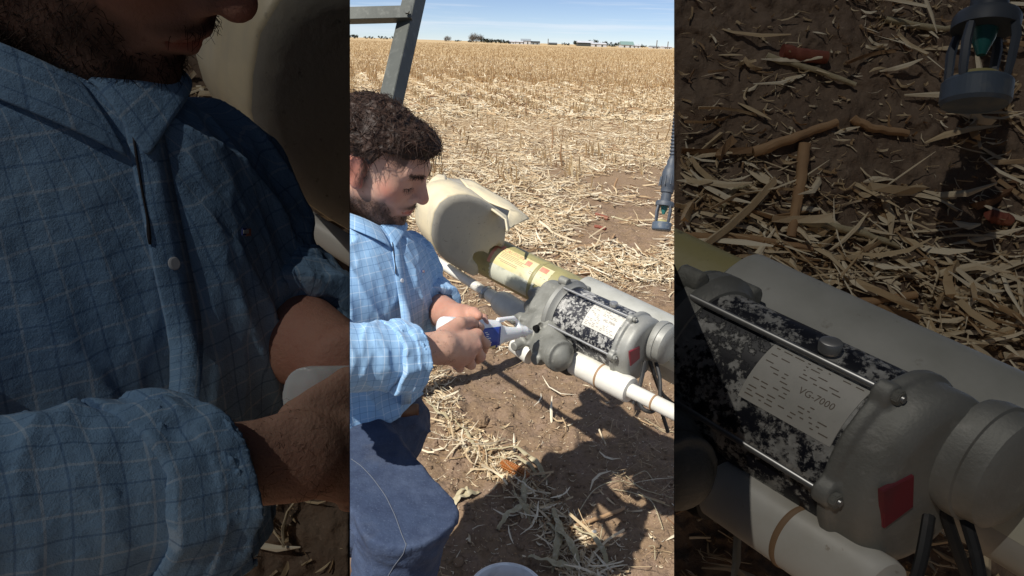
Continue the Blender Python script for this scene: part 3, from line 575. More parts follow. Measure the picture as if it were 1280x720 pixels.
husk([(713, 662), (745, 690), (762, 718)], .018, 'long curved tan husk strip at the right edge of the straw row', .03)
husk([(682, 655), (712, 690), (725, 716)], .022, 'tan husk strip in the middle of the lower straw row', .025)
husk([(660, 700), (690, 712), (720, 716)], .024, 'greenish husk strip at the bottom of the frame', .02)
husk([(640, 618), (652, 640), (664, 660)], .014, 'thin grey husk strip below the corn cob', .02)
husk([(530, 500), (545, 520), (565, 530)], .014, 'pale curled leaf by the belt in the straw', .02)
husk([(566, 528), (585, 548), (600, 575)], .012, 'white straw leaf running down from the clod', .015)
husk([(770, 392), (800, 398), (836, 400)], .030, 'broad cream husk in the heap behind the motor', .02)
# wiry roots and stems on the right
for i_, pts in enumerate((((720, 650), (740, 622), (770, 610), (808, 607)), ((782, 598), (800, 625), (840, 634)), ((796, 620), (815, 640), (828, 668)), ((765, 617), (790, 628), (836, 640)), ((790, 600), (806, 596), (818, 607)), ((748, 690), (752, 670), (750, 662)), ((805, 530), (825, 545), (842, 552)), ((810, 690), (816, 698), (818, 706)))):
    P = np.array([gp(*q, .012 + .02 * math.sin(k_ * 1.6)) for k_, q in enumerate(pts)]); t_ = np.linspace(0, 1, 16); Q_ = np.stack([np.interp(t_, np.linspace(0, 1, len(P)), P[:, i]) for i in range(3)], -1)
    for _ in range(4): Q_[1:-1] = (Q_[:-2] + Q_[1:-1] * 2 + Q_[2:]) / 4
    m_ = MB(); m_.tube(Q_, .0012, 5); tag(center(m_.build('dry_stem', 'husk')), ('longest thin dry stem curving over the shaded soil', 'wiry dry stem right of the longest one', 'dry stem pointing down at the right edge', 'low dry stem lying nearly level at the right edge', 'short arched stem at the top of the dry tangle', 'short upright stem by the thick stalk piece', 'dry stem under the white pipe end', 'tiny straw on the sunlit patch at bottom right')[i_], 'dry stem')
# fine dry weed tangle
n = 260; c_ = gp(805, 575); P = np.tile(c_, (n, 1)) + np.stack([RNG.normal(0, .10, n), RNG.normal(0, .13, n), np.abs(RNG.normal(0, .006, n))], -1); N = RNG.normal(0, .4, (n, 3)); N[:, 2] = 1; N /= np.linalg.norm(N, axis=1)[:, None]
o = link('dry_weed_tangle', straws('w', P, N, RNG.uniform(0, 6.28, n), RNG.uniform(.02, .07, n), RNG.uniform(.0008, .002, n), RNG.uniform(.0, .5, n), RNG.uniform(.001, .008, n), RNG.uniform(0, .01, n)), 'straw'); o['kind'] = 'stuff'; o['label'] = 'dark tangle of fine dry weeds on the shaded soil'; o['category'] = 'weeds'
# corn cob with kernels
c0, c1 = gp(627, 585, .014), gp(660, 603, .016); ax = c1 - c0; L_ = np.linalg.norm(ax); ax /= L_; e1 = np.cross(ax, [0, 0, 1.]); e1 /= np.linalg.norm(e1); e2 = np.cross(e1, ax)
cobt = thing('ear_of_corn', (c0 + c1) / 2 - [0, 0, .016], 'orange ear of corn lying in the shaded straw row', 'ear of corn'); m_ = MB(); m_.rev(c0, c1, [(0, .006), (.1, .0115), (.8, .012), (1, .005)], 14); m_.build('core', 'cob', cobt)
kb = MB(); kb.rev([0, 0, 0], [.0058, 0, 0], [(0, .0034), (.6, .0034), (.9, .0024), (1, .0008)], 7); kv = np.concatenate(kb.v); kme = mesh_np('kernel', kv, [np.array(f) for f in kb.f.values()]); kme.materials.append(MT['kernel'])
for i in range(14):
    for j in range(13):
        an = j * 6.283 / 13; dr = e1 * math.cos(an) + e2 * math.sin(an)
        if dr[2] < -.55: continue
        tt_ = (i + .5) / 14; r_ = .0125 * min(1, .62 + 2.2 * tt_, .45 + 2.4 * (1 - tt_)); o = bpy.data.objects.new('kernel', kme); SC.collection.objects.link(o); o.parent = cobt
        p = c0 + ax * L_ * tt_ + dr * r_; mt_ = Matrix(((dr[0], ax[0], 0, 0), (dr[1], ax[1], 0, 0), (dr[2], ax[2], 0, 0), (0, 0, 0, 1))); tz = np.cross(dr, ax)
        for q_ in range(3): mt_[q_][2] = tz[q_]; mt_[q_][3] = p[q_] - cobt.location[q_]
        o.matrix_local = mt_
# the big clod and its smaller neighbours
def clod(px, py, r, label, sq=(1, 1, .8)):
    c = gp(px, py, r * .35); V, Qd = nets(lambda P: np.linalg.norm((P - c) / np.array(sq), axis=-1) - r * (1 + .28 * fbm((P - c) * (1.3 / r), 4, int(px)) + .12 * fbm((P - c) * (5 / r), 3, 3)), c - r * 1.7, c + r * 1.7, r / 22)
    return tag(center(link('clod', mesh_np('clod', V, Qd), 'soil')), label, 'clod of earth')
clod(603, 529, .030, 'big rounded clod of earth standing in the sun beside the straw row', (.85, .85, 1.3)); clod(697, 627, .021, 'reddish clod just right of the straw row in shadow', (1.2, .8, .7)); clod(698, 640, .014, 'small clod under the reddish one'); clod(573, 705, .014, 'small clod left of the white bucket'); clod(620, 510, .012, 'small clod beside the big rounded clod')
m_ = MB(); c_ = gp(741, 672, .006); m_.rev(c_ + [-.009, 0, 0], c_ + [.009, .004, .003], [(0, .003), (.2, .006), (.8, .006), (1, .004)], 9); tag(center(m_.build('crumpled_foil', 'steel')), 'tiny crumpled shiny foil scrap beside the tan stalk piece', 'foil scrap')

# white bucket
cb = W(633, 741, 1.50); base = cb - [0, 0, .30]
bk = thing('bucket', base, 'white plastic bucket with only its rim showing at the bottom of the picture', 'bucket')
m_ = MB(); r_ = .088
m_.rev(base, cb, [(0, r_ * .84), (.9, r_ * .985), (1, r_)], 48)
me_o = m_.build('bucket_shell', 'bucket', bk)
bm = bmesh.new(); bm.from_mesh(me_o.data); bm.faces.ensure_lookup_table(); top = max(bm.faces, key=lambda f: f.calc_center_median().z if len(f.verts) > 8 else -9); bmesh.ops.delete(bm, geom=[top], context='FACES_ONLY'); bm.to_mesh(me_o.data); bm.free()
sm = me_o.modifiers.new('wall', 'SOLIDIFY'); sm.thickness = .0025; sm.offset = -1
th = np.linspace(0, 2 * math.pi, 65); m_ = MB(); m_.tube(np.stack([cb[0] + r_ * np.cos(th), cb[1] + r_ * np.sin(th), np.full(65, cb[2])], -1), .0045, 10); m_.build('rim', 'bucket', bk)
# ------------------------------------------------------------------ drive unit
ALLM = {}
def dep(x, x0=543., d0=1.72, x1=842., d1=1.25): return 1 / (1 / d0 + (x - x0) / (x1 - x0) * (1 / d1 - 1 / d0))
def nrmz(v): v = np.asarray(v, float); return v / np.linalg.norm(v)
MA = W(706, 391, 1.435); MBp = W(790, 431, 1.325); AX = nrmz(MBp - MA); ML = np.linalg.norm(MBp - MA)
# frame about the motor axis: e_up faces roughly up, e_to faces roughly to the camera
E_UP = nrmz(np.array([0, 0, 1.]) - AX * AX[2]); E_TO = np.cross(AX, E_UP); E_TO = E_TO if E_TO @ FW < 0 else -E_TO
RM = .066
def mp_(t, up, to): return MA + AX * (ML * t) + E_UP * up + E_TO * to          # motor-frame point
def mang(t, a, r): return MA + AX * (ML * t) + (E_UP * math.cos(a) + E_TO * math.sin(a)) * r   # a = 0 on top, +90 deg toward the camera
RMAT = np.stack([AX, E_UP, E_TO], 1)
gm = thing('gear_motor', W(735, 420, 1.38) - [0, 0, .12], 'weathered electric gear motor with peeling black paint on the white shaft line', 'gear motor')
def rodm(t): return np.array([[math.cos(t), -math.sin(t), 0], [math.sin(t), math.cos(t), 0], [0, 0, 1]])
# gearbox casting
def f_gear(P):
    c = MA - AX * .035; d = cylsd(P, MA - AX * .060 - E_UP * .004, MA - AX * .006, .062, .010)
    d = smin(d, cylsd(P, MA - AX * .012, MA + AX * .004, .078, .004), .008)
    c2 = W(684, 416, 1.395); O_ = W(683, 410, 1.41)
    for (x, y, d_, r0, r1) in ((676, 370, 1.50, .034, .020), (652, 399, 1.47, .034, .015), (652, 426, 1.42, .034, .016), (675, 446, 1.37, .036, .018), (698, 446, 1.345, .036, .030), (664, 383, 1.49, .030, .018), (650, 412, 1.45, .030, .014)): d = smin(d, cap(P, O_, W(x, y, d_), r0, r1), .007)
    pl = nrmz(-FW * .75 - AX * .55 + E_UP * .25); d = smax(d, (P - c2) @ pl - .030, .003)
    d = smin(d, cap(P, W(668, 426, 1.405), W(696, 442.5, 1.338), .020, .0305), .008)
    d = smin(d, cylsd(P, W(696, 442.5, 1.338), W(702, 446, 1.325), .0345, .002), .002); pass
    for (x, y, d_), (x2, y2, d2) in (((652, 399, 1.44), (690, 408, 1.375)), ((660, 430, 1.385), (688, 416, 1.365)), ((676, 446, 1.345), (690, 424, 1.355)), ((672, 374, 1.47), (686, 396, 1.40))): d = smin(d, cap(P, W(x, y, d_), W(x2, y2, d2), .0050, .0050), .004)
    for a in ((646, 398, 1.46, .0095), (669, 366, 1.50, .012), (674, 447, 1.36, .012), (648, 431, 1.40, .010), (688, 362, 1.53, .012), (664, 415, 1.395, .012)):
        d = smin(d, cylsd(P, W(*a[:3]) - E_TO * .015, W(*a[:3]) + E_TO * .016, a[3], .002), .007)
    for a in (0.15, 2.15, 4.3, 5.2): d = smin(d, cylsd(P, mang(0, a, .080) - AX * .016, mang(0, a, .080) + AX * .008, .010, .002), .005)
    h = W(664, 413, 1.36); d = smax(d, -cap(P, h - E_TO * .03 , h + E_TO * .03, .0075), .002)
    pass
    d = np.where(d < .03, d + .0003 * fbm(P * 160, 3, 4), d); return d
lo = np.minimum(W(640, 355, 1.5), W(730, 470, 1.3)) - .09; hi = np.maximum(W(640, 355, 1.5), W(730, 470, 1.3)) + .09
V, Qd = nets(f_gear, lo, hi, .0022); gear_o = link('gearbox', mesh_np('gearbox', V, Qd), 'castdark', gm)
m_ = MB(); c_ = W(664, 413, 1.36); m_.rev(c_ - E_TO * .02, c_ - E_TO * .012, [(0, .0072), (1, .0072)], 16); m_.build('hole_dark', 'black', gm)  # black disc painting the darkness inside the filler hole
# cast end ring
m_ = MB(); m_.rev(mp_(-.03, 0, 0), mp_(.10, 0, 0), [(0, RM + .010), (.15, RM + .013), (.55, RM + .013), (.75, RM + .006), (1, RM + .003)], 56); m_.build('end_ring', 'cast', gm)
m_ = MB(); m_.rev(mp_(.06, 0, 0), mp_(1.0, 0, 0), [(0, RM), (.5, RM), (1, RM)], 72); m_.build('motor_body', 'peel', gm)
# right end bell
TE = .97
def f_bell(P):
    d = cylsd(P, mp_(TE, 0, 0), mp_(1.19, 0, 0), .0690, .014)
    d = smax(d, -((P - mp_(TE, 0, 0)) @ AX), .001)
    d = smin(d, cylsd(P, mp_(TE, 0, 0), mp_(TE + .06, 0, 0), .0735, .003), .003)
    for a in (.35, 1.55, 2.55, 3.7, 5.0): d = smin(d, cylsd(P, mang(TE + .0, a, .0735), mang(TE + .075, a, .0735), .0095, .002), .004)
    cc = mp_(1.12, .020, -.030); d = smin(d, cylsd(P, cc - AX * .02, cc + AX * .020, .028, .004), .014)
    d = smin(d, cap(P, mp_(1.12, -.052, .030), mp_(1.12, -.030, .040), .0085), .003)
    d = smin(d, cap(P, mp_(1.05, -.066, .0), mp_(1.12, -.060, .030), .008), .006)
    return np.where(d < .03, d + .0002 * fbm(P * 170, 3, 8), d)
c_ = mp_(1.05, 0, 0); V, Qd = nets(f_bell, c_ - .125, c_ + .125, .0021); bell = link('end_bell', mesh_np('end_bell', V, Qd), 'cast', gm)
# round capacitor cover
cc = mp_(1.20, .016, -.034); m_ = MB(); m_.rev(cc - AX * .004, cc + AX * .034, [(0, .030), (.02, .042), (.22, .0445), (.45, .0445), (.47, .042), (.82, .0415), (.95, .036), (1, .020), (1.003, .001)], 48); m_.build('round_cover', 'cast', gm)
# tie rods with nuts
for a in (.35, 1.55, 2.55, 5.0):
    m_ = MB(); m_.cyl(mang(.0, a, .0760), mang(TE + .115, a, .0760), .0027, seg=10); m_.build('tie_rod', 'steel', gm)
    m_ = MB(); m_.cyl(mang(TE + .075, a, .0760), mang(TE + .105, a, .0760), .0062, seg=6); m_.build('nut', 'castdark', gm, False, .0008)
m_ = MB(); p_ = mang(.70, .12, .070); m_.cyl(p_, p_ + E_UP * .010 , .0085, seg=20, bev=.002); m_.build('bolt_head', 'steel', gm)
# nameplate wrapped on the drum
def wrap(P0, ax, e0, e90, r, L0, s, a, off=.0):   # point at axial s, angle a on a cylinder
    return P0 + ax * s + (e0 * np.cos(a)[..., None] + e90 * np.sin(a)[..., None]) * (r + off)
def patch(name, s0, s1, a0, a1, r, mat, parent, thick=.0012, P0=MA, ax=AX, e0=E_UP, e90=E_TO, jag=0.):
    ns, na = 14, 16; S_, A_ = np.meshgrid(np.linspace(s0, s1, ns), np.linspace(a0, a1, na), indexing='ij')
    if jag: S_ = S_ + jag * np.sin(A_ * 31) * (np.abs(S_ - (s0 + s1) / 2) > abs(s1 - s0) * .45)
    V0 = P0 + ax * S_[..., None] + (e0 * np.cos(A_)[..., None] + e90 * np.sin(A_)[..., None]) * r; V1 = P0 + ax * S_[..., None] + (e0 * np.cos(A_)[..., None] + e90 * np.sin(A_)[..., None]) * (r + thick)
    V = np.concatenate([V0.reshape(-1, 3), V1.reshape(-1, 3)]); i = np.arange(ns * na).reshape(ns, na); q = np.stack([i[:-1, :-1], i[1:, :-1], i[1:, 1:], i[:-1, 1:]], -1).reshape(-1, 4); N_ = ns * na
    bd = list(i[:, 0]) + list(i[-1, 1:]) + list(i[-2::-1, -1]) + list(i[0, -2:0:-1]); sd = [(bd[k], bd[(k + 1) % len(bd)], bd[(k + 1) % len(bd)] + N_, bd[k] + N_) for k in range(len(bd))]
    me = mesh_np(name, V, [q[:, ::-1], q + N_, np.array(sd)], True); bm = bmesh.new(); bm.from_mesh(me); bmesh.ops.recalc_face_normals(bm, faces=bm.faces); bm.to_mesh(me); bm.free(); me.set_sharp_from_angle(angle=.7)
    return link(name, me, mat, parent)
def textmesh(s, size):
    cu = bpy.data.curves.new('t', 'FONT'); cu.body = s; cu.size = size; cu.resolution_u = 2; o = bpy.data.objects.new('t', cu); SC.collection.objects.link(o)
    dg = bpy.context.evaluated_depsgraph_get(); me = bpy.data.meshes.new_from_object(o.evaluated_get(dg)); bpy.data.objects.remove(o); bm = bmesh.new(); bm.from_mesh(me); bmesh.ops.triangulate(bm, faces=bm.faces)
    V = np.array([v.co[:] for v in bm.verts]); Fc = np.array([[v.index for v in f.verts] for f in bm.faces]); bm.free(); bpy.data.meshes.remove(me); return V, Fc
def print_on(name, items, mapf, mat, parent):
    """items: (text, size, x, y); mapf(x, y) -> world"""
    Vs, Fs, n = [], [], 0
    for s, size, x, y in items:
        if s[:1] == '#':                  # a ruled bar: '#len'
            L = float(s[1:]); V = np.array([[0, 0, 0], [L, 0, 0], [L, size, 0], [0, size, 0]]); k = 10; xs = np.linspace(0, L, k + 1); V = np.array([[q, p, 0] for q in xs for p in (0, size)]); Fc = np.array([[2 * i, 2 * i + 2, 2 * i + 3, 2 * i + 1] for i in range(k)]); Fc = np.concatenate([Fc[:, [0, 1, 2]], Fc[:, [0, 2, 3]]])
        else: V, Fc = textmesh(s, size)
        Vs.append(mapf(V[:, 0] + x, V[:, 1] + y)); Fs.append(Fc + n); n += len(V)
    return link(name, mesh_np(name, np.concatenate(Vs), np.concatenate(Fs), False), mat, parent)
patch('nameplate', ML * .50, ML * .945, .20, 1.12, RM, 'plate', gm, .0009)
# writing on the nameplate reads along the axis, bottom edge toward the camera
pm = lambda x, y: MA + AX * (ML * .50 + x)[..., None] + (E_UP * np.cos(1.12 - y / RM)[..., None] + E_TO * np.sin(1.12 - y / RM)[..., None]) * (RM + .0013)
PLW = ML * .44
items = [('VG-7000', .0080, PLW * .50, .024)]; rr_ = np.random.default_rng(4)
for row in range(15):
    yy = .0045 + row * .0034; xx = .05
    while xx < .90:
        l = rr_.uniform(.02, .10)
        if not (.47 < xx + l and yy > .019 and yy < .035) and rr_.uniform() < (.8 if row < 3 or row > 12 else .55): items.append(('#%.4f' % (PLW * l), .0009, PLW * xx, yy))
        xx += l + rr_.uniform(.02, .07)
print_on('nameplate_print', items, pm, 'ink2', gm)
# ghost of the maker's lettering on the drum near the camera
pg = lambda x, y: MA + AX * (ML * .12 + x)[..., None] + (E_UP * np.cos(1.62 - y / RM)[..., None] + E_TO * np.sin(1.62 - y / RM)[..., None]) * (RM + .0004)
# red plate on the end bell
Sb = Surf([bell])
def on_patch(name, S_, pts, mat, parent, th=.0012, n=6):
    g = [];
    for i in range(n):
        for j in range(n):
            u, v = i / (n - 1), j / (n - 1); q = (1 - u) * ((1 - v) * np.array(pts[0]) + v * np.array(pts[3])) + u * ((1 - v) * np.array(pts[1]) + v * np.array(pts[2])); h = S_.at(*q); g.append((h[0], h[1]) if h else None)
    g = [x if x is not None else next(y for y in g if y is not None) for x in g]
    # fit a plane so that the plate stays flat
    P = np.array([x[0] for x in g]); N = nrmz(np.median(np.array([x[1] for x in g]), axis=0)); c = np.median(P, axis=0); Q4 = []
    for q in pts: r = ray(*q); t_ = ((c + N * .002 - CAM) @ N) / (r @ N); Q4.append(CAM + r * t_)
    m_ = MB(); m_.prism(Q4, -N * (th + .003)); return m_.build(name, mat, parent, False, .0006), Q4, N
rp, Q4, NN = on_patch('red_plate', Sb, [(787.5, 440), (800, 433), (800, 448), (788.5, 458)], 'red', gm)

# ------------------------------------------------------------------ the shaft line
DU0 = W(440, 258, dep(440) + .09); 
us = thing('drive_shaft', W(560, 333, 1.7) - [0, 0, .05], 'white drive shaft from behind the man to the gearbox, with clamp and grey coupling', 'drive shaft')
def up_(x, dx=0): y = 324 + (x - 543) * .645; return W(x, y, dep(x) + .06)
m_ = MB(); m_.cyl(up_(400), up_(617), .0125, .0128, 24); shaft1 = m_.build('shaft_tube', 'pvc', us)
m_ = MB(); m_.rev(up_(609), up_(636), [(0, .014), (.15, .0175), (.9, .0185), (1, .0185)], 24); m_.build('sleeve', 'pvc', us)
m_ = MB(); m_.rev(up_(606), up_(609.5), [(0, .0165), (.3, .019), (.7, .019), (1, .0165)], 24); m_.build('hose_clamp', 'steel', us)
m_ = MB(); p_ = up_(607.5) + E_TO * .018; m_.box(p_ - E_UP * .004, AX * .006, E_UP * .007, E_TO * .003); m_.build('clamp_screw', 'steel', us, False, .001)
m_ = MB(); m_.rev(up_(620), up_(668), [(0, .018), (.03, .023), (.10, .028), (.22, .031), (1, .032)], 40); m_.build('coupling', 'greyplastic', us)
ls = thing('drive_shaft', W(770, 470, 1.25) - [0, 0, .05], 'white drive shaft below the motor with black collar and brown rings', 'drive shaft')
def lo_(x): return W(x, 450 + (x - 712) * .500, dep(x) - .035)
m_ = MB(); m_.rev(lo_(696), lo_(719), [(0, .030), (.2, .0325), (.85, .0325), (1, .030)], 36); m_.build('black_collar', 'rubber', ls)
m_ = MB(); m_.rev(lo_(712), lo_(788), [(0, .0258), (.47, .0264), (.97, .0272), (1, .0255)], 40); m_.build('shaft_cover', 'pvc', ls)
m_ = MB(); m_.rev(lo_(751), lo_(753.5), [(0, .0266), (.3, .0276), (.7, .0276), (1, .0268)], 40); m_.build('ring', 'ring', ls)
m_ = MB(); m_.cyl(lo_(786), lo_(905), .0150, .0150, 28); m_.build('shaft_tube', 'pvc', ls)
m_ = MB(); m_.rev(lo_(816.5), lo_(819), [(0, .0152), (.3, .0166), (.7, .0166), (1, .0152)], 28); m_.build('ring', 'ring', ls)
# white scrap of cover showing under the gearbox
m_ = MB(); m_.rev(W(641, 428, 1.44), W(664, 444, 1.41), [(0, .012), (.1, .020), (1, .022)], 20); m_.build('lower_sleeve', 'pvc', us)

# ------------------------------------------------------------------ big beam tube behind
bt = thing('beam_tube', W(640, 335, 1.7) - [0, 0, .06], 'thick olive and pale grey tube with faded warning stickers behind the motor', 'tube')
def bc(x): return W(x, 335 + (x - 641) * .507, 1 / (1 / 1.70 + (x - 641) / 201 * (1 / 1.44 - 1 / 1.70)))
m_ = MB(); m_.cyl(bc(575), bc(727), .0555, .0565, 56); m_.build('olive_tube', 'olive', bt)
m_ = MB(); m_.rev(bc(722), bc(905), [(0, .060), (.015, .068), (1, .070)], 56); m_.build('grey_tube', 'greytube', bt)
TAX = nrmz(bc(905) - bc(575)); T_UP = nrmz(np.array([0, 0, 1.]) - TAX * TAX[2]); T_TO = np.cross(TAX, T_UP); T_TO = T_TO if T_TO @ FW < 0 else -T_TO
tb0 = bc(610); s_of = lambda x: float((bc(x) - tb0) @ TAX); RT_ = .0562
K = dict(P0=tb0, ax=TAX, e0=T_UP, e90=T_TO)
patch('warning_sticker', s_of(628), s_of(694), .28, 1.25, RT_, 'label_y', bt, .0006, jag=.001, **K)
patch('faded_sticker', s_of(629), s_of(682), 1.25, 2.1, RT_, 'label_c', bt, .0005, jag=.002, **K)
patch('sticker_edge', s_of(624.5), s_of(628), .20, 1.3, RT_, 'label_r', bt, .0005, **K)
patch('red_panel', s_of(627), s_of(634), .22, .50, RT_ + .0006, 'label_r', bt, .0004, **K)
patch('red_panel', s_of(663), s_of(669), .40, .66, RT_ + .0006, 'label_r', bt, .0004, **K)
patch('red_panel', s_of(680), s_of(689), .36, .62, RT_ + .0006, 'label_r', bt, .0004, **K)
m_ = MB(); a_ = bc(675); m_.rev(a_, a_ + TAX * .012, [(0, .0566), (.25, .0582), (.75, .0582), (1, .0566)], 56); m_.build('strap_band', 'olive', bt)
pt = lambda x, y: tb0 + TAX * (s_of(635) + x)[..., None] + (T_UP * np.cos(1.2 - y / RT_)[..., None] + T_TO * np.sin(1.2 - y / RT_)[..., None]) * (RT_ + .0011)
print_on('sticker_heading', [('CAUTION', .0150, .0, .0385)], pt, 'label_r', bt)
L1 = s_of(668) - s_of(635)
print_on('sticker_print', [('#%.4f' % (L1 * l), .0011, x * L1, y) for x, y, l in ((0, .034, .62), (0, .030, .9), (0, .026, .8), (0, .022, .5), (.55, .022, .35), (.0, .015, .7), (.1, .011, .6), (1.1, .02, .2), (1.1, .015, .2), (1.5, .018, .05), (1.62, .018, .05))], pt, 'ink2', bt)
m_ = MB()
# text sticker at the right end of the grey tube
rg = .0695; patch('white_sticker', s_of(824), s_of(868), .75, 1.7, rg, 'label_c', bt, .0006, **K)
pr = lambda x, y: tb0 + TAX * (s_of(830) + x)[..., None] + (T_UP * np.cos(1.62 - y / rg)[..., None] + T_TO * np.sin(1.62 - y / rg)[..., None]) * (rg + .0011)
print_on('sticker_print', [('is loose', .010, .0, .034), ('shield', .010, .0, .004), ('not load', .010, .0, .019)], pr, 'ink', bt)
# cables under the motor
cb_t = thing('cable', W(810, 480, 1.25) - [0, 0, .08], 'black cables hanging in loops under the right end of the motor', 'cable')
for pts in (((806, 452, 1.30), (803, 470, 1.28), (797, 492, 1.27), (792, 505, 1.27)), ((812, 450, 1.33), (818, 470, 1.34), (826, 492, 1.36), (842, 505, 1.38)), ((797, 500, 1.26), (803, 512, 1.25), (815, 516, 1.25), (822, 508, 1.28)), ((818, 446, 1.33), (826, 475, 1.31), (824, 505, 1.30), (835, 540, 1.32))):
    P = np.array([W(*q) for q in pts]); t_ = np.linspace(0, 1, 20); Q_ = np.stack([np.interp(t_, np.linspace(0, 1, 4), P[:, i]) for i in range(3)], -1)
    for _ in range(6): Q_[1:-1] = (Q_[:-2] + Q_[1:-1] * 2 + Q_[2:]) / 4
    m_ = MB(); m_.tube(Q_, .0042, 8); m_.build('cable_strand', 'rubber', cb_t)

# ------------------------------------------------------------------ wheel shields
sg = thing('shaft_shield', W(590, 340, 1.68) - [0, 0, .03], 'rounded cream fibreglass shield over the shaft, shade painted grey on its face, right behind the man', 'shield')
FN = nrmz(TAX * .95 + E_TO * .28 - np.array([0, 0, .05])); FC = W(588, 292, 1.60)
def onface(x, y, n=FN, c=FC): r = ray(x, y); return CAM + r * (((c - CAM) @ n) / (r @ n))
out = [(539, 294), (540, 281), (543, 266), (550, 254), (561, 246), (573, 243), (585, 243), (600, 248), (614, 256), (626, 266), (632, 276), (633.5, 287), (632, 300), (631, 311), (626, 307), (619, 308), (613, 312), (611, 318), (605, 315), (598, 315), (592, 318), (590, 325), (592, 332), (598, 339), (598, 344), (592, 346), (580, 340), (569, 334), (560, 328), (552, 321), (545, 311), (541, 303)]
P2 = np.array([onface(*q) for q in out]); nP = len(P2); cen = onface(585, 290); V = []; rings = [(.0, .80, .004), (.0, .93, .003), (.002, .985, .0), (.008, 1.005, 0), (.016, 1.01, 0), (.03, 1.0, 0), (.06, .99, 0), (.10, .975, 0)]
for dz, sc_, bul in rings: V.append(cen + (P2 - cen) * sc_ - FN * (dz - bul))
V = np.concatenate(V); q = [(i * nP + j, i * nP + (j + 1) % nP, (i + 1) * nP + (j + 1) % nP, (i + 1) * nP + j) for i in range(len(rings) - 1) for j in range(nP)]
front = list(range(nP)); me = mesh_np('face', V, [np.array(q[:nP * 2]), np.array([front[::-1]])], True)
def solid(o, t, off=-1): s_ = o.modifiers.new('t', 'SOLIDIFY'); s_.thickness = t; s_.offset = off; return o
o = link('front_face', me, 'shadeshell', sg)
# split: side skirt keeps the cream colour, the face's grey is painted shade
keep = [qq for k, qq in enumerate(q) if k >= nP * 2 and not (16 <= k % nP <= 25)]
o = link('side_skirt', mesh_np('skirt', V, np.array(keep), True), 'cream', sg); solid(o, .004)
def sheet(name, rows, mat, parent, t=.004, sub=5):
    """rows: list of rows of (px, py, d)"""
    R = np.array([[W(*p) for p in r] for r in rows]); a, b, _ = R.shape; U = np.linspace(0, a - 1, (a - 1) * sub + 1); Vv = np.linspace(0, b - 1, (b - 1) * sub + 1)
    R1 = np.stack([np.stack([np.interp(Vv, range(b), R[i, :, k]) for i in range(a)]) for k in range(3)], -1); R2 = np.stack([np.stack([np.interp(U, range(a), R1[:, j, k]) for j in range(len(Vv))], 1) for k in range(3)], -1)
    for _ in range(4): R2[1:-1, 1:-1] = (R2[:-2, 1:-1] + R2[2:, 1:-1] + R2[1:-1, :-2] + R2[1:-1, 2:] + 4 * R2[1:-1, 1:-1]) / 8
    na, nb = R2.shape[:2]; i = np.arange(na * nb).reshape(na, nb); o = link(name, mesh_np(name, R2.reshape(-1, 3), np.stack([i[:-1, :-1], i[:-1, 1:], i[1:, 1:], i[1:, :-1]], -1).reshape(-1, 4), True), mat, parent); solid(o, t, 0); return o
# raised lip on top and the flat flange running right
sheet('top_rib', [[(534, 250, 1.66), (545, 236, 1.66), (561, 238, 1.64)], [(530, 240, 1.72), (541, 222, 1.72), (557, 225, 1.70)], [(534, 232, 1.78), (548, 219, 1.78), (557, 221, 1.76)]], 'cream', sg, .008)
sheet('flange', [[(550, 221, 1.74), (566, 231, 1.68), (592, 246, 1.62), (632, 274, 1.57), (634, 290, 1.56)], [(555, 221, 1.76), (571, 231, 1.71), (596, 245, 1.66), (634, 271, 1.60), (636, 288, 1.58)]], 'cream', sg, .005)
s2 = thing('shaft_shield', W(620, 300, 1.85) - [0, 0, .03], 'second cream shield sheet with pointed corners, behind the rounded one on the right', 'shield')
sheet('inner_sheet', [[(556, 223, 1.88), (578, 225, 1.90), (600, 236, 1.90), (630, 250, 1.88)], [(572, 236, 1.80), (590, 246, 1.82), (612, 256, 1.84), (640, 264, 1.84)], [(596, 252, 1.70), (612, 262, 1.72), (626, 270, 1.76), (638, 272, 1.78)]], 'shadeshell', s2)  # inner side with its shade put into the colour
sheet('outer_sheet', [[(574, 223, 1.84), (590, 226, 1.83), (612, 239, 1.81), (636, 252, 1.79), (661, 273, 1.76)], [(582, 232, 1.78), (598, 238, 1.77), (617, 248, 1.76), (638, 258, 1.75), (656, 274, 1.73)], [(590, 243, 1.76), (604, 250, 1.75), (620, 257, 1.74), (637, 263, 1.73), (650, 277, 1.71)]], 'cream', s2)
sheet('pointed_corner', [[(637, 262, 1.72), (648, 265, 1.72), (661, 274, 1.74)], [(633, 276, 1.66), (641, 278, 1.68), (651, 278, 1.71)], [(633, 291, 1.64), (636, 287, 1.65), (641, 283, 1.67)]], 'cream', s2)
# ------------------------------------------------------------------ the man
Ux, Uy, Uz = np.array([1., 0, 0]), np.array([0, 1., 0]), np.array([0, 0, 1.])
man = thing('person', [-.28, 1.2, 0], 'sunlit bearded man in blue checked shirt and jeans pouring from a white bottle', 'person')
# head frame: X face, Y his left, Z crown
th_, ph_ = math.radians(14), math.radians(24)
HX = np.array([math.cos(ph_) * math.cos(th_), -math.cos(ph_) * math.sin(th_), -math.sin(ph_)]); HY = np.array([math.sin(th_), math.cos(th_), 0]); HZ = np.cross(HX, HY)
HR = np.stack([HX, HY, HZ], 1); HC = W(470, 202, 1.23); HS = 1.0
def hw(x, y, z): return HC + HR @ (np.array([x, y, z]) * HS)
def hl(P): return ((P - HC) @ HR) / HS
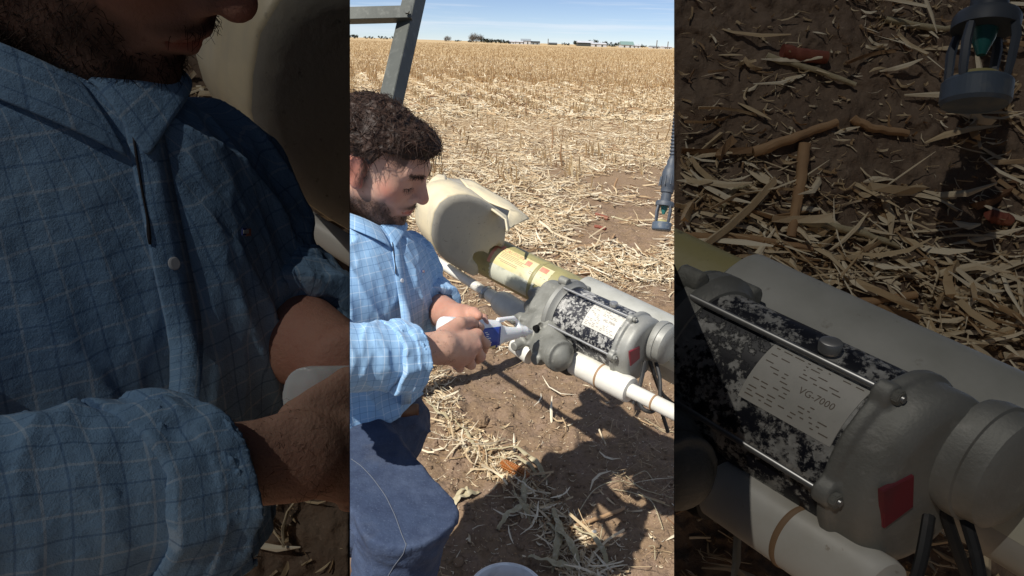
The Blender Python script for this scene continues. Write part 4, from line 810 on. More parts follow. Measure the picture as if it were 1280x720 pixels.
# body landmarks
LB = nrmz([.62, .79, 0]); FB = np.array([LB[1], -LB[0], 0]); BR = np.stack([LB, FB, Uz], 1)
N0 = W(440, 296, 1.29)
ShN = N0 - LB * .175 - Uz * .075; ShF = N0 + LB * .135 - Uz * .078 + FB * .02
ElN = W(400, 448, .97); WrN = W(549, 434, 1.075)
ElF = W(540, 384, 1.38); WrF = W(573, 399, 1.215)
CH = W(440, 384, 1.285); BE = W(440, 455, 1.32); PE = W(446, 545, 1.33)
def f_head(Pw):
    P = hl(Pw); A = np.stack([P[:, 0], np.abs(P[:, 1]), P[:, 2]], -1)
    d = ell(P, (-.012, 0, .034), (.099, .078, .080))
    d = smin(d, ell(P, (.040, 0, .010), (.058, .064, .078)), .02)
    d = smin(d, ell(P, (.036, 0, -.050), (.055, .055, .058)), .025)
    d = smin(d, cap(A, (-.005, .052, -.050), (.060, .022, -.088), .020, .020), .025)
    d = smin(d, np.linalg.norm(P - [.078, 0, -.092], axis=1) - .020, .02)
    d = smin(d, np.linalg.norm(A - [.058, .043, -.018], axis=1) - .024, .02)
    d = smin(d, cap(A, (.089, .006, .026), (.078, .042, .026), .0115), .014)
    d = smax(d, -(np.linalg.norm(A - [.103, .031, .006], axis=1) - .0145), .012)
    d = smin(d, np.linalg.norm(A - [.0775, .031, .003], axis=1) - .0145, .004)
    d = smin(d, cap(P, (.090, 0, .018), (.112, 0, -.020), .0085, .0125), .010)
    d = smin(d, np.linalg.norm(A - [.100, .0125, -.026], axis=1) - .0085, .006)
    d = smax(d, -(np.linalg.norm(A - [.106, .0075, -.035], axis=1) - .004), .003)
    d = smin(d, ell(A, (.086, .0, -.048), (.018, .026, .016)), .012)
    d = smin(d, cap(A, (.1005, .0, -.0475), (.088, .021, -.0535), .0052, .003), .005)
    d = smin(d, cap(A, (.0965, .0, -.061), (.086, .019, -.0585), .0068, .003), .005)
    d = smax(d, -(cap(A, (.106, .0, -.0535), (.090, .021, -.0565), .0014)), .003)
    # ears
    E = A - np.array([-.001, .079, -.004]); ca, sa = math.cos(.25), math.sin(.25); q = np.stack([E[:, 0] * ca + E[:, 2] * sa, E[:, 1] - .25 * (-E[:, 0]), -E[:, 0] * sa + E[:, 2] * ca], -1)
    e = ell(q, (0, 0, .002), (.0185, .0065, .031)); e = smin(e, ell(q, (.004, 0, -.026), (.010, .006, .010)), .006)
    e = smax(e, -ell(q, (.002, .0075, .004), (.0115, .0065, .021)), .003); e = smin(e, np.linalg.norm(q - [.014, -.001, -.002], axis=1) - .005, .004)
    d = smin(d, e, .004)
    # neck
    d = smin(d, cap(P, (-.022, 0, -.030), (-.060, 0, -.150), .051, .054), .02)
    return d * HS
V1, Q1 = nets(f_head, HC - .20, HC + .20, .0024)
L1_ = hl(V1)
bn = fbm(L1_ * 60, 3, 12)
def beard_w(L):                            # jaw, chin and moustache
    a = np.abs(L[:, 1]); jaw = np.clip((-.044 - L[:, 2] + .30 * (L[:, 0] - .02) - .0) / .016, 0, 1) * np.clip((L[:, 0] + .012) / .014, 0, 1) * np.clip((L[:, 2] + .128) / .02, 0, 1)
    front = np.clip((L[:, 0] - .070) / .01, 0, 1)
    jaw = np.where(L[:, 0] > .066, np.clip((-.062 - L[:, 2]) / .010, 0, 1), jaw)
    jaw = np.maximum(jaw, np.clip(1 - np.hypot((L[:, 0] - .060) / .026, (L[:, 2] + .068) / .030), 0, .45) * 2.2)
    mo = np.clip(1 - np.abs(L[:, 2] + .0405 + .25 * a) / .0075, 0, 1) * np.clip((L[:, 0] - .076) / .006, 0, 1) * np.clip(1.2 - a / .030, 0, 1) * 1.6
    side = np.clip(1 - np.hypot((L[:, 0] - .012) / .014, (L[:, 2] - .0 ) / .046), 0, 1) * (a > .05)
    lips = np.clip(1 - np.abs(L[:, 2] + .056) / .009, 0, 1) * (L[:, 0] > .083) * (a < .020)
    return np.clip((np.maximum(np.maximum(jaw, mo), side) - lips * 1.5), 0, 1)
bw = beard_w(L1_) * np.clip(.82 + .5 * bn, .3, 1)
lips = np.clip(1 - np.abs(L1_[:, 2] + .056) / .010, 0, 1) * (L1_[:, 0] > .085) * (np.abs(L1_[:, 1]) < .020)
brow = np.clip(1 - np.abs(L1_[:, 2] - .024 - .10 * (np.abs(L1_[:, 1]) - .03)) / .0055, 0, 1) * (L1_[:, 0] > .066) * (np.abs(L1_[:, 1]) > .009) * (np.abs(L1_[:, 1]) < .050)
eye = np.clip(1 - np.abs(L1_[:, 2] - (-.0035) + 6 * (np.abs(L1_[:, 1]) - .031) ** 2) / .0016, 0, 1) * (L1_[:, 0] > .08) * (np.abs(np.abs(L1_[:, 1]) - .031) < .014)
scalp = np.clip((L1_[:, 2] - (.055 - .5 * L1_[:, 0] * (L1_[:, 0] > 0))) / .02, 0, 1) * (L1_[:, 0] < .075)
red = .55 * np.clip(1 - np.linalg.norm((L1_ * [1, 0, 1] - [.062, 0, -.016]) / .030, axis=1), 0, 1) + .9 * lips + .6 * (np.abs(L1_[:, 1]) > .072) * (np.abs(L1_[:, 0] + .006) < .028) * (np.abs(L1_[:, 2]) < .04) + .6 * np.clip(1 - np.linalg.norm(L1_ - [.116, 0, -.022], axis=1) / .018, 0, 1)
beardA = np.clip(np.maximum(np.maximum(bw, brow * .9), np.maximum(eye, scalp * .8)), 0, .96)

# fists: a bottle is held between the near fist and the far hand
BB, BT = W(551, 407, 1.150), W(660, 414, 1.325); BAX = nrmz(BT - BB); BL = np.linalg.norm(BT - BB)
def hand(P, wr, elbow, mcps, chains, thumb, rp=.0135, rf=.0078):
    d = cap(P, elbow, wr, .038, .0255)
    pal = None
    for k, mc in enumerate(mcps):
        c = cap(P, wr + (np.array(mc) - wr) * .18, mc, .0175, .0125); pal = c if pal is None else smin(pal, c, .014)
    d = smin(d, pal, .02)
    for k, ch in enumerate(chains):
        r = rf * (1.05, 1.08, 1.0, .88)[k]
        pts = [mcps[k]] + list(ch); f = None
        for i in range(len(pts) - 1):
            c = cap(P, pts[i], pts[i + 1], r * (1.18 - .10 * i), r * (1.10 - .12 * i)); f = c if f is None else smin(f, c, .003)
        d = smin(d, f, .0045)
    f = None
    for i in range(len(thumb) - 1):
        c = cap(P, thumb[i], thumb[i + 1], (.0165, .0125, .0105)[i], (.0125, .0105, .0085)[i]); f = c if f is None else smin(f, c, .004)
    return smin(d, f, .009)
n_m = [W(602, 419, 1.150), W(600, 433, 1.130), W(591, 445, 1.120), W(579, 452, 1.115)]
n_c = [[W(613, 430, 1.175), W(610, 439, 1.205)], [W(607, 446, 1.155), W(603, 450, 1.19)], [W(595, 456, 1.14), W(590, 455, 1.18)], [W(581, 460, 1.13), W(575, 457, 1.165)]]
n_t = [W(562, 419, 1.105), W(580, 405, 1.130), W(594, 403, 1.165), W(606, 409, 1.19)]
_sh = RT * (6 / F * 1.15); n_m = [p - _sh for p in n_m]; n_c = [[p - _sh for p in q_] for q_ in n_c]; n_t = [p - _sh for p in n_t]
f_near = lambda P: hand(P, WrN, ElN, n_m, n_c, n_t)
V2, Q2 = nets(lambda P: f_near(P) + .0007 * fbm(P * 90, 2, 3), W(450, 440, 1.0) - [.05, .12, .13], W(600, 430, 1.14) + [.07, .12, .10], .0022)
f_m = [W(592, 398, 1.262), W(586, 404, 1.262), W(578, 410, 1.255), W(570, 414, 1.245)]
f_c = [[W(604, 398, 1.25), W(606, 404, 1.215)], [W(597, 408, 1.25), W(598, 414, 1.215)], [W(588, 416, 1.245), W(588, 421, 1.21)], [W(578, 419, 1.235), W(578, 423, 1.20)]]
f_t = [W(574, 397, 1.24), W(583, 391, 1.225), W(592, 391, 1.20), W(598, 395, 1.18)]
V3, Q3 = nets(lambda P: hand(P, WrF, ElF, f_m, f_c, f_t), W(560, 395, 1.27) - [.10, .14, .12], W(575, 395, 1.27) + [.11, .16, .12], .0025)
# trunk under the clothes
f_core = lambda P: smin(smin(ell(P, CH, (.155, .095, .15), BR), ell(P, BE, (.14, .10, .16), BR), .05), cap(P, hw(-.05, 0, -.13), N0 - Uz * .08, .042, .06), .03)
V4, Q4b = nets(f_core, CH - [.3, .3, .35], CH + [.3, .3, .3], .008)
Vb = np.concatenate([V1, V2, V3, V4]); o_ = [0, len(V1), len(V1) + len(V2), len(V1) + len(V2) + len(V3)]
kn = np.zeros(len(V2))
for mc in n_m: kn = np.maximum(kn, .55 * np.clip(1 - np.linalg.norm(V2 - mc, axis=1) / .018, 0, 1))
for ch in n_c: kn = np.maximum(kn, .6 * np.clip(1 - np.linalg.norm(V2 - ch[-1], axis=1) / .014, 0, 1))
z3, z4 = np.zeros(len(V3)), np.zeros(len(V4))
body = link('body', mesh_np('body', Vb, np.concatenate([Q1, Q2 + o_[1], Q3 + o_[2], Q4b + o_[3]]), True, {'red': ('FLOAT', np.concatenate([np.clip(red, 0, 1), kn, z3 + .2, z4])), 'beard': ('FLOAT', np.concatenate([beardA, np.zeros(len(V2)), z3, z4]))}), 'skin', man)

# hair: a wavy mass with loose curls over it
def hair_top(L):                          # how far above the skull the hair stands; <0 = none
    x, y, z = L[:, 0], np.abs(L[:, 1]), L[:, 2]
    lim = np.where(x > .055, .066 + (x - .055) * .1, np.where(x > .018, .040 + (x - .018) * .5, np.where(x > -.028, .026, -.052)))
    lim = np.where((x > .004) & (x < .024), -.014, lim)
    return z - lim
def f_hair(Pw):
    P = hl(Pw); d = ell(P, (-.014, 0, .034), (.104, .084, .081)); d = smin(d, ell(P, (.052, -.0, .074), (.046, .058, .026)), .02); d = smin(d, ell(P, (-.055, 0, -.005), (.060, .074, .065)), .02)
    w = P + .012 * np.stack([noise3(P * 28, 3), noise3(P * 28, 4), noise3(P * 28, 5)], -1)
    n_ = 1 - 2 * np.abs(noise3(w * 52, 21)); n2 = 1 - 2 * np.abs(noise3(w * 110, 22))
    d = d - .0050 * n_ - .0022 * n2
    lim = np.where(P[:, 0] > .036, .050 + .1 * (P[:, 0] - .036), np.where(P[:, 0] > .008, -.006 + (P[:, 0] - .008) * 2.0, -.062))
    ear = np.linalg.norm((np.stack([P[:, 0], np.abs(P[:, 1]), P[:, 2]], -1) - [.004, .088, -.016]) / [.026, .04, .042], axis=1) - 1
    d = smax(d, (lim - P[:, 2]) + .006 * noise3(P * 60, 9), .006); d = smax(d, -ear * .028, .004)
    return d * HS
V5, Q5 = nets(f_hair, HC - .19, HC + .20, .0022)
hair = link('hair', mesh_np('hair', V5, Q5, True, {'tone': ('FLOAT', np.clip(.35 * noise3(V5 * 90, 5) + .15, 0, 1))}), 'hair', man)
N5 = normals(V5, Q5); outw = ((V5 - HC) * N5).sum(1) > .03
def curls(pick, V, N, n, Lr, rr, curl, seg, grav, seed):
    R = np.random.default_rng(seed); id_ = R.choice(pick, n); P = V[id_]; Nn = N[id_]; k = seg + 1; T = np.cross(Nn, R.normal(0, 1, (n, 3))); T /= np.linalg.norm(T, axis=1)[:, None]
    back = -HX + .25 * HZ; T = T + (back - Nn * (Nn @ back)[:, None]) * .5; T /= np.linalg.norm(T, axis=1)[:, None]; B = np.cross(Nn, T)
    L = R.uniform(*Lr, n); ph = R.uniform(0, 6.28, n); tn = R.uniform(2.2, 4.8, n); C_ = []
    for i in range(k):
        s = i / seg; C_.append(P + T * (L * s)[:, None] + B * (curl * np.sin(ph + tn * s) * (s * .8 + .2))[:, None] + Nn * (curl * .8 * np.sin(s * 3.14) - .001 + .004 * s * np.cos(ph + 3 * s))[:, None] - Uz * (grav * s * s * L)[:, None])
    C_ = np.stack(C_, 1); Tt = np.gradient(C_, axis=1); Tt /= np.linalg.norm(Tt, axis=2)[..., None] + 1e-9; e1 = np.cross(Tt, Nn[:, None] + .01); e1 /= np.linalg.norm(e1, axis=2)[..., None] + 1e-9; e2 = np.cross(e1, Tt)
    r = R.uniform(*rr, n)[:, None] * np.linspace(1, .35, k)[None]; Vv = np.stack([C_ + e1 * r[..., None] * math.cos(a) + e2 * r[..., None] * math.sin(a) for a in (0, 2.094, 4.189)], 2)
    q = np.array([(i * 3 + j, i * 3 + (j + 1) % 3, (i + 1) * 3 + (j + 1) % 3, (i + 1) * 3 + j) for i in range(seg) for j in range(3)])
    return Vv.reshape(-1, 3), (q[None] + (np.arange(n) * k * 3)[:, None, None]).reshape(-1, 4), np.repeat(R.uniform(0, 1, n) ** 2.2, k * 3)
cv, cq, ct = curls(np.where(outw)[0], V5, N5, 5200, (.014, .032), (.0004, .0009), .0030, 7, .30, 5)
o = link('hair_curls', mesh_np('hair_curls', cv, cq, True, {'tone': ('FLOAT', ct)}), 'hair', man); o['kind'] = 'stuff'
# beard and brow stubble
N1 = normals(V1, Q1); pick = np.where(np.maximum(bw, 0) > .45)[0]
cv, cq, ct = curls(pick, V1, N1, 3600, (.004, .009), (.00022, .0004), .001, 3, .8, 6)
o = link('beard', mesh_np('beard', cv, cq, True, {'tone': ('FLOAT', ct * .8)}), 'hair', man); o['kind'] = 'stuff'
pick = np.where(brow > .3)[0]; cv, cq, ct = curls(pick, V1, N1, 420, (.004, .008), (.0003, .0005), .0006, 3, .3, 8)
o = link('eyebrows', mesh_np('eyebrows', cv, cq, True, {'tone': ('FLOAT', ct * .5)}), 'hair', man); o['kind'] = 'stuff'
pick = np.where(eye > .3)[0]
if len(pick): 
    cv, cq, ct = curls(pick, V1, N1, 160, (.004, .007), (.00025, .0004), .0004, 3, 1.2, 9); o = link('eyelashes', mesh_np('eyelashes', cv, cq, True, {'tone': ('FLOAT', ct * .2)}), 'hair', man); o['kind'] = 'stuff'

# fine hair on the forearm
N2 = normals(V2, Q2); pick = np.where((np.linalg.norm(V2 - WrN, axis=1) < .075) & ((V2 - WrN) @ nrmz(ElN - WrN) > -.02))[0]
cv, cq, ct = curls(pick, V2, N2, 420, (.006, .013), (.00010, .00018), .001, 3, .3, 12)
o = link('arm_hair', mesh_np('arm_hair', cv, cq, True, {'tone': ('FLOAT', ct)}), 'hair', man); o['kind'] = 'stuff'
# ---- shirt
cuffN0, cuffN1 = W(484, 447, 1.010), W(513, 444, 1.040); cuffF0, cuffF1 = W(534, 367, 1.395), W(546, 384, 1.345)
armN = lambda P: np.minimum(cap(P, ShN, ElN, .068, .056), cap(P, ElN, cuffN0, .056, .050))
def shirt_parts(P):
    to = ell(P, CH + FB * .005, (.190, .128, .185), BR); to = smin(to, ell(P, BE + Uz * .0, (.172, .128, .20), BR), .05)
    to = smin(to, ell(P, W(447, 512, 1.335), (.160, .122, .10), BR), .04)
    to = smin(to, cap(P, ShN, ShF, .056, .054), .05); to = smin(to, cap(P, N0 - Uz * .06, N0 - Uz * .015, .085, .06), .05)
    an = smin(cap(P, ShN, ElN, .066, .056), cap(P, ElN, cuffN1, .055, .050), .02); af = smin(cap(P, ShF, ElF, .052, .044), cap(P, ElF, cuffF1, .045, .041), .018)
    return to, an, af
neck_a, neck_b = hw(-.03, 0, -.06), W(443, 286, 1.268)
def f_shirt(P):
    to, an, af = shirt_parts(P)
    an = smax(an, (P - cuffN1) @ nrmz(cuffN1 - cuffN0), .004); af = smax(af, (P - cuffF1) @ nrmz(cuffF1 - cuffF0), .004)
    d = smin(smin(to, an, .022), af, .022)
    # falls of the cloth
    q = (P - CH) @ BR; w1 = noise3(np.stack([q[:, 0] * 20 + .35 * q[:, 2] * 20, q[:, 1] * 20, q[:, 2] * 4.5], -1), 41); w2 = noise3(np.stack([q[:, 0] * 34, q[:, 1] * 34, q[:, 2] * 9 - q[:, 0] * 14], -1), 42)
    dd = -.0080 * (1 - 2 * np.abs(w1)) ** 3 - .0026 * (1 - 2 * np.abs(w2)) ** 3
    def limb(a, b, c, seed):
        ab = nrmz(b - a); s1 = (P - a) @ ab; bc = nrmz(c - b); s2 = (P - b) @ bc; rr = P - a; s = np.where(s2 > 0, s2, -np.linalg.norm(b - a) + s1)
        g = noise3(np.stack([s * 46 + 1.6 * noise3(P * 16, seed + 5), (P @ FW) * 9, (P @ RT) * 9], -1), seed); h_ = noise3(np.stack([s * 90 + 1.5 * noise3(P * 25, seed + 7), (P @ FW) * 16, (P @ UP) * 16], -1), seed + 1)
        return -(.0062 * (1 - 2 * np.abs(g)) ** 3 + .0024 * (1 - 2 * np.abs(h_)) ** 3)
    ln, lf = limb(ShN, ElN, WrN, 61), limb(ShF, ElF, WrF, 71)
    wn = np.clip((to - an) / .03 + .5, 0, 1); wf = np.clip((to - af) / .03 + .5, 0, 1)
    dd = dd * (1 - wn) * (1 - wf) + ln * wn + lf * wf * (1 - wn)
    d = d + dd
    d = smax(d, -(cap(P, neck_a, neck_b, .062, .060)), .006)
    hem = (W(470, 521, 1.25)[2] + .006 * np.sin(((P - CH) @ LB) * 30)) - P[:, 2]; hem = np.where(an < .02, -1, hem)
    return smax(d, hem, .004)
V6, Q6 = nets(f_shirt, np.minimum.reduce([ShN, ElN, W(446, 530, 1.33) - .15]) - .09, np.maximum.reduce([ShF, ShN, ElF, cuffF1, N0]) + [.09, .09, .10], .0034)
to, an, af = shirt_parts(V6)
def limb_uv(a, b, c, V, ref):
    bc = nrmz(c - b); ab = nrmz(b - a); s2 = (V - b) @ bc; on2 = cap(V, b, c, 0.) < cap(V, a, b, 0.); s = np.where(on2, s2, (V - a) @ ab - np.linalg.norm(b - a)); ax = np.where(on2[:, None], bc, ab); c0 = np.where(on2[:, None], b, a)
    r = V - c0 - ax * ((V - c0) * ax).sum(1)[:, None]; e1 = ref - ax * (ax @ ref)[:, None]; e1 /= np.linalg.norm(e1, axis=1)[:, None]; e2 = np.cross(ax, e1); return np.arctan2((r * e2).sum(1), (r * e1).sum(1)) * .055, s
uN, sN = limb_uv(ShN, ElN, cuffN1, V6, -FW + UP * .3); uF, sF = limb_uv(ShF, ElF, cuffF1, V6, -FW + UP * .3)
q = (V6 - CH) @ BR; uT = np.arctan2(q[:, 0] / .19, q[:, 1] / .128) * .165; sT = q[:, 2]
isN = (an < to) & (an < af); isF = (af < to) & ~isN; cl = np.stack([np.where(isN, uN, np.where(isF, uF, uT)), np.where(isN, sN, np.where(isF, sF, sT)), np.zeros(len(V6))], -1)
V6 = relax(V6, Q6, 1, .3)
shirt = link('shirt', mesh_np('shirt', V6, Q6, True, {'cloth': ('FLOAT_VECTOR', cl)}), 'shirt', man)
def cuff(a, b, r0, r1, name, seed, mult=1.25):
    ax = nrmz(b - a); L = np.linalg.norm(b - a)
    def f(P):
        t_ = (P - a) @ ax; rad = np.linalg.norm(P - a - t_[:, None] * ax, axis=1); R = r0 + (r1 - r0) * t_ / L; an_ = np.arctan2((P - a) @ E_UP, (P - a) @ np.cross(ax, E_UP))
        R = R + .0045 * noise3(np.stack([np.cos(an_) * 3, np.sin(an_) * 3, t_ * 60], -1), seed) + .0025 * np.sin(an_ * 2 + seed)
        tw = t_ + .003 * noise3(np.stack([np.cos(an_) * 1.6, np.sin(an_) * 1.6, t_ * 0], -1), seed + 1); th = .0065 + .0025 * noise3(np.stack([np.cos(an_) * 4, np.sin(an_) * 4, t_ * 50], -1), seed + 2)
        d = np.maximum(np.abs(rad - R) - th, np.abs(tw - L / 2) - L / 2); d2 = np.maximum(np.abs(rad - R - .004) - th, np.abs(tw - L * .72) - L * .24); return smin(d, d2, .002)
    V, Qd = nets(f, np.minimum(a, b) - r0 * 1.8, np.maximum(a, b) + r0 * 1.8, .0024)
    t_ = (V - a) @ ax; e1 = nrmz(-FW - ax * (-FW @ ax)); e2 = np.cross(ax, e1); u = np.arctan2((V - a) @ e2, (V - a) @ e1) * .055
    return link(name, mesh_np(name, V, Qd, True, {'cloth': ('FLOAT_VECTOR', np.stack([t_ + .01 + .1 * u, u, 0 * u], -1))}), 'shirt', man)
cuff(cuffN0, cuffN1 + nrmz(cuffN1 - cuffN0) * .004, .048, .045, 'rolled_cuff', 3); cuff(cuffF0 + nrmz(cuffF1 - cuffF0) * .012, cuffF1 + nrmz(cuffF1 - cuffF0) * .006, .047, .043, 'rolled_cuff', 8)
SS = Surf([shirt])
def onS(px, py, lift=.0015, S_=SS):
    h = S_.at(px, py); return (h[0] + h[1] * lift, h[1]) if h else None
# placket strip, buttons, chest emblem
def strip(name, pts, w, mat, parent, S_=SS, lift=.002, n=26, thick=.0022):
    pts = np.array(pts, float); t_ = np.linspace(0, 1, n); X_ = np.interp(t_, np.linspace(0, 1, len(pts)), pts[:, 0]); Y_ = np.interp(t_, np.linspace(0, 1, len(pts)), pts[:, 1]); L, Rr = [], []
    for i in range(n):
        a = onS(X_[i] - w[0], Y_[i] - w[1], lift, S_); b = onS(X_[i] + w[0], Y_[i] + w[1], lift, S_); c = onS(X_[i], Y_[i], lift, S_)
        if a and b and c: L.append(a[0]); Rr.append((c[0], b[0]))
    V = []; [V.extend([L[i], Rr[i][0] + 0, Rr[i][1]]) for i in range(len(L))]; V = np.array(V)
    for _ in range(3): V[3:-3] = (V[:-6] + V[3:-3] * 2 + V[6:]) / 4
    k = len(L); q = [(i * 3 + j, i * 3 + j + 1, i * 3 + j + 4, i * 3 + j + 3) for i in range(k - 1) for j in (0, 1)]
    cl = np.zeros((len(V), 3)); cl[:, 0] = np.tile([-.012, 0, .012], k) + .004; cl[:, 1] = np.repeat(np.cumsum(np.r_[0, np.linalg.norm(np.diff(V[::3], axis=0), axis=1)]), 3)
    o = link(name, mesh_np(name, V, np.array(q), True, {'cloth': ('FLOAT_VECTOR', cl)}), mat, parent); s_ = o.modifiers.new('t', 'SOLIDIFY'); s_.thickness = thick; s_.offset = 0; return o
strip('placket', [(491, 288), (493, 300), (497, 325), (501, 352), (506, 388), (509, 430), (509, 478), (505, 515)], (6.0, -.8), 'shirt', man, lift=.0022)
strip('placket_gap_shade', [(489, 303), (491, 320), (493.5, 343)], (.4, 0), 'ink', man, lift=.0034, thick=.0004)  # dark strip laid on the cloth as the shade inside the gap
for px, py in ((490, 296), (501, 351), (507, 393), (509, 440), (507, 483), (520, 505)):
    h = onS(px, py, .0035)
    if h: m_ = MB(); m_.rev(h[0] - h[1] * .0005, h[0] + h[1] * .0014, [(0, .0040), (.6, .0042), (1, .0034)], 20); m_.build('button', 'button', man)
for (x0, y0, x1, y1, mt) in ((526.6, 337.6, 528.0, 340.4, 'blue'), (528.0, 337.9, 529.6, 340.8, 'label_r'), (526.8, 338.3, 528.6, 339.8, 'whiteprint')):
    hs = [onS(x, y, .0012 + (.0004 if mt == 'whiteprint' else 0)) for x, y in ((x0, y0), (x1, y0), (x1, y1), (x0, y1))]
    if all(hs): m_ = MB(); m_.prism([h[0] for h in hs], hs[0][1] * .0006); m_.build('chest_emblem', mt, man, False)
# collar: stand and two points, built round the neck
def collar():
    nk = nrmz(neck_a - neck_b); c0 = neck_b + nk * .027; fwd = nrmz(FB - nk * (FB @ nk)); lat = np.cross(nk, fwd); lat = lat if lat @ LB > 0 else -lat
    V = []; cl = []; K = 61; J = 9
    for i in range(K):
        a = -math.pi + 2 * math.pi * i / (K - 1); a2 = a * .985; d_ = fwd * -math.cos(a2) + lat * math.sin(a2)   # seam at the front
        fr = abs(a) / math.pi; drop = .028 + .018 * max(0, (fr - .72) / .28) ** 1.4
        fd = .004 - .050 * fr ** 2
        for j in range(J):
            s = j / (J - 1)
            if s < .35: u = s / .35; r = .059 + .003 * u; h = fd + .030 * u
            else: u = (s - .35) / .65; r = .062 + .004 * math.sin(u * 3.14) + .030 * u * (1 + .25 * fr); h = fd + .030 - drop * u
            spread = 1 + .14 * max(0, fr - .8) * (s)
            V.append(c0 + d_ * r * spread * (1 + .04 * math.sin(a * 5 + s * 3)) + nk * h + (fwd * .012 * fr * fr)); cl.append((a * .066, s * .07 + .01, 0))
    q = [(i * J + j, i * J + j + 1, (i + 1) * J + j + 1, (i + 1) * J + j) for i in range(K - 1) for j in range(J - 1)]
    o = link('collar', mesh_np('collar', V, np.array(q), True, {'cloth': ('FLOAT_VECTOR', cl)}), 'shirt', man); s_ = o.modifiers.new('t', 'SOLIDIFY'); s_.thickness = .003; s_.offset = 0
    s2_ = o.modifiers.new('s', 'SUBSURF'); s2_.levels = 1; s2_.render_levels = 1; return o
col_o = collar()
# ---- jeans
KnN = W(508, 640, .99); HpN = W(425, 560, 1.27); AnN = W(470, 810, 1.10); KnF = W(497, 640, 1.48); HpF = W(468, 548, 1.40); AnF = W(400, 690, 1.75)
def f_jeans(P):
    d = ell(P, PE, (.165, .125, .11), BR); d = smin(d, cap(P, HpN, KnN, .092, .068), .03); d = smin(d, cap(P, KnN, AnN, .066, .056), .02); d = smin(d, np.linalg.norm(P - KnN - UP * .0, axis=1) - .070, .02)
    d2 = smin(cap(P, HpF, KnF, .075, .060), cap(P, KnF, AnF, .055, .045), .015); d = smin(d, d2, .01)
    g = noise3(np.stack([(P @ RT) * 13 + (P @ UP) * 18, (P @ UP) * 7 - (P @ RT) * 5, (P @ FW) * 10], -1), 81); kn_ = np.clip(1 - np.linalg.norm(P - W(462, 662, 1.05), axis=1) / .12, 0, 1)
    g2 = noise3(np.stack([(P @ RT) * 14 - (P @ UP) * 6, (P @ UP) * 60 + (P @ RT) * 34, (P @ FW) * 12], -1), 83)
    d = d - .007 * (1 - 2 * np.abs(g)) ** 3 - .010 * kn_ * (1 - 2.2 * np.abs(g2)) - .003 * (1 - 2 * np.abs(noise3(P * 32, 85))) ** 3 
    top = (P[:, 2] - (W(500, 520, 1.3)[2] + .035)); return smax(d, top, .004)
V7, Q7 = nets(f_jeans, np.minimum.reduce([AnN, PE, AnF]) - .18, np.maximum.reduce([PE, KnF, KnN, AnF]) + .2, .0048)
jeans = link('jeans', mesh_np('jeans', V7, Q7), 'denim', man); SJ = Surf([jeans])
def stitch(pts, n=60, r=.0006):
    pts = np.array(pts, float); t_ = np.linspace(0, 1, n); X_ = np.interp(t_, np.linspace(0, 1, len(pts)), pts[:, 0]); Y_ = np.interp(t_, np.linspace(0, 1, len(pts)), pts[:, 1]); P = [onS(X_[i], Y_[i], .0006, SJ) for i in range(n)]; P = np.array([p[0] for p in P if p])
    if len(P) > 6:
        for _ in range(5): P[1:-1] = (P[:-2] + P[1:-1] * 2 + P[2:]) / 4
        m_ = MB(); m_.tube(P, r, 5); m_.build('seam', 'stitch', man)
stitch([(439, 574), (452, 583), (466, 598), (482, 620), (494, 645), (502, 668), (508, 682)]); stitch([(508, 680), (504, 692), (492, 708), (484, 722)])
# belt
m_ = MB(); cb_ = W(446, 528, 1.335); th = np.linspace(0, 2 * math.pi, 60, endpoint=False)
# boots on the ground
for an_, dr in ((AnN, FB), (AnF, -Uz)):
    p0 = an_.copy(); p0[2] = .11; tip = p0 + FB * .17; tip[2] = .05
    f_ = lambda P: smax(smin(smin(cap(P, an_, p0, .055, .052), cap(P, p0 - [0, 0, .045], tip, .046, .040), .03), cap(P, p0 - FB * .03 - [0, 0, .06], p0 - [0, 0, .05], .04), .02), -P[:, 2] + .002, .004)
    V, Qd = nets(f_, np.minimum(an_, tip) - .12, np.maximum(an_, tip) + .12, .007); link('boot', mesh_np('boot', V, Qd), 'boot', man)
# belt visible at the shirt hem
pts = [(x, 521 - (x - 480) * .20) for x in np.linspace(478, 521, 16)]
P = [onS(x, y + 1.0, .004, SJ) for x, y in pts]; P = np.array([p[0] for p in P if p])
if len(P) > 4:
    V = []; [V.extend([p - Uz * .018, p + Uz * .016]) for p in P]; k = len(P); o = link('belt', mesh_np('belt', V, np.array([(2 * i, 2 * i + 2, 2 * i + 3, 2 * i + 1) for i in range(k - 1)])), 'leather', man); s_ = o.modifiers.new('t', 'SOLIDIFY'); s_.thickness = .004; s_.offset = 0
# thumb nail
h = Surf([body]).at(600.5, 406.5)
if h: 
    m_ = MB(); ax_ = nrmz(n_t[3] - n_t[2]); sd = nrmz(np.cross(h[1], ax_)); V = []
    for i in range(7):
        for j in range(5): u, v = i / 6 * 2 - 1, j / 4 * 2 - 1; V.append(h[0] + ax_ * u * .0055 * (1 - .12 * v * v) + sd * v * .0048 * (1 - .2 * max(0, u)) + h[1] * (.0008 - .0018 * v * v))
    o = link('thumbnail', mesh_np('thumbnail', V, np.array([(i * 5 + j, i * 5 + j + 1, i * 5 + j + 6, i * 5 + j + 5) for i in range(6) for j in range(4)])), 'nail', man); s_ = o.modifiers.new('t', 'SOLIDIFY'); s_.thickness = .0006

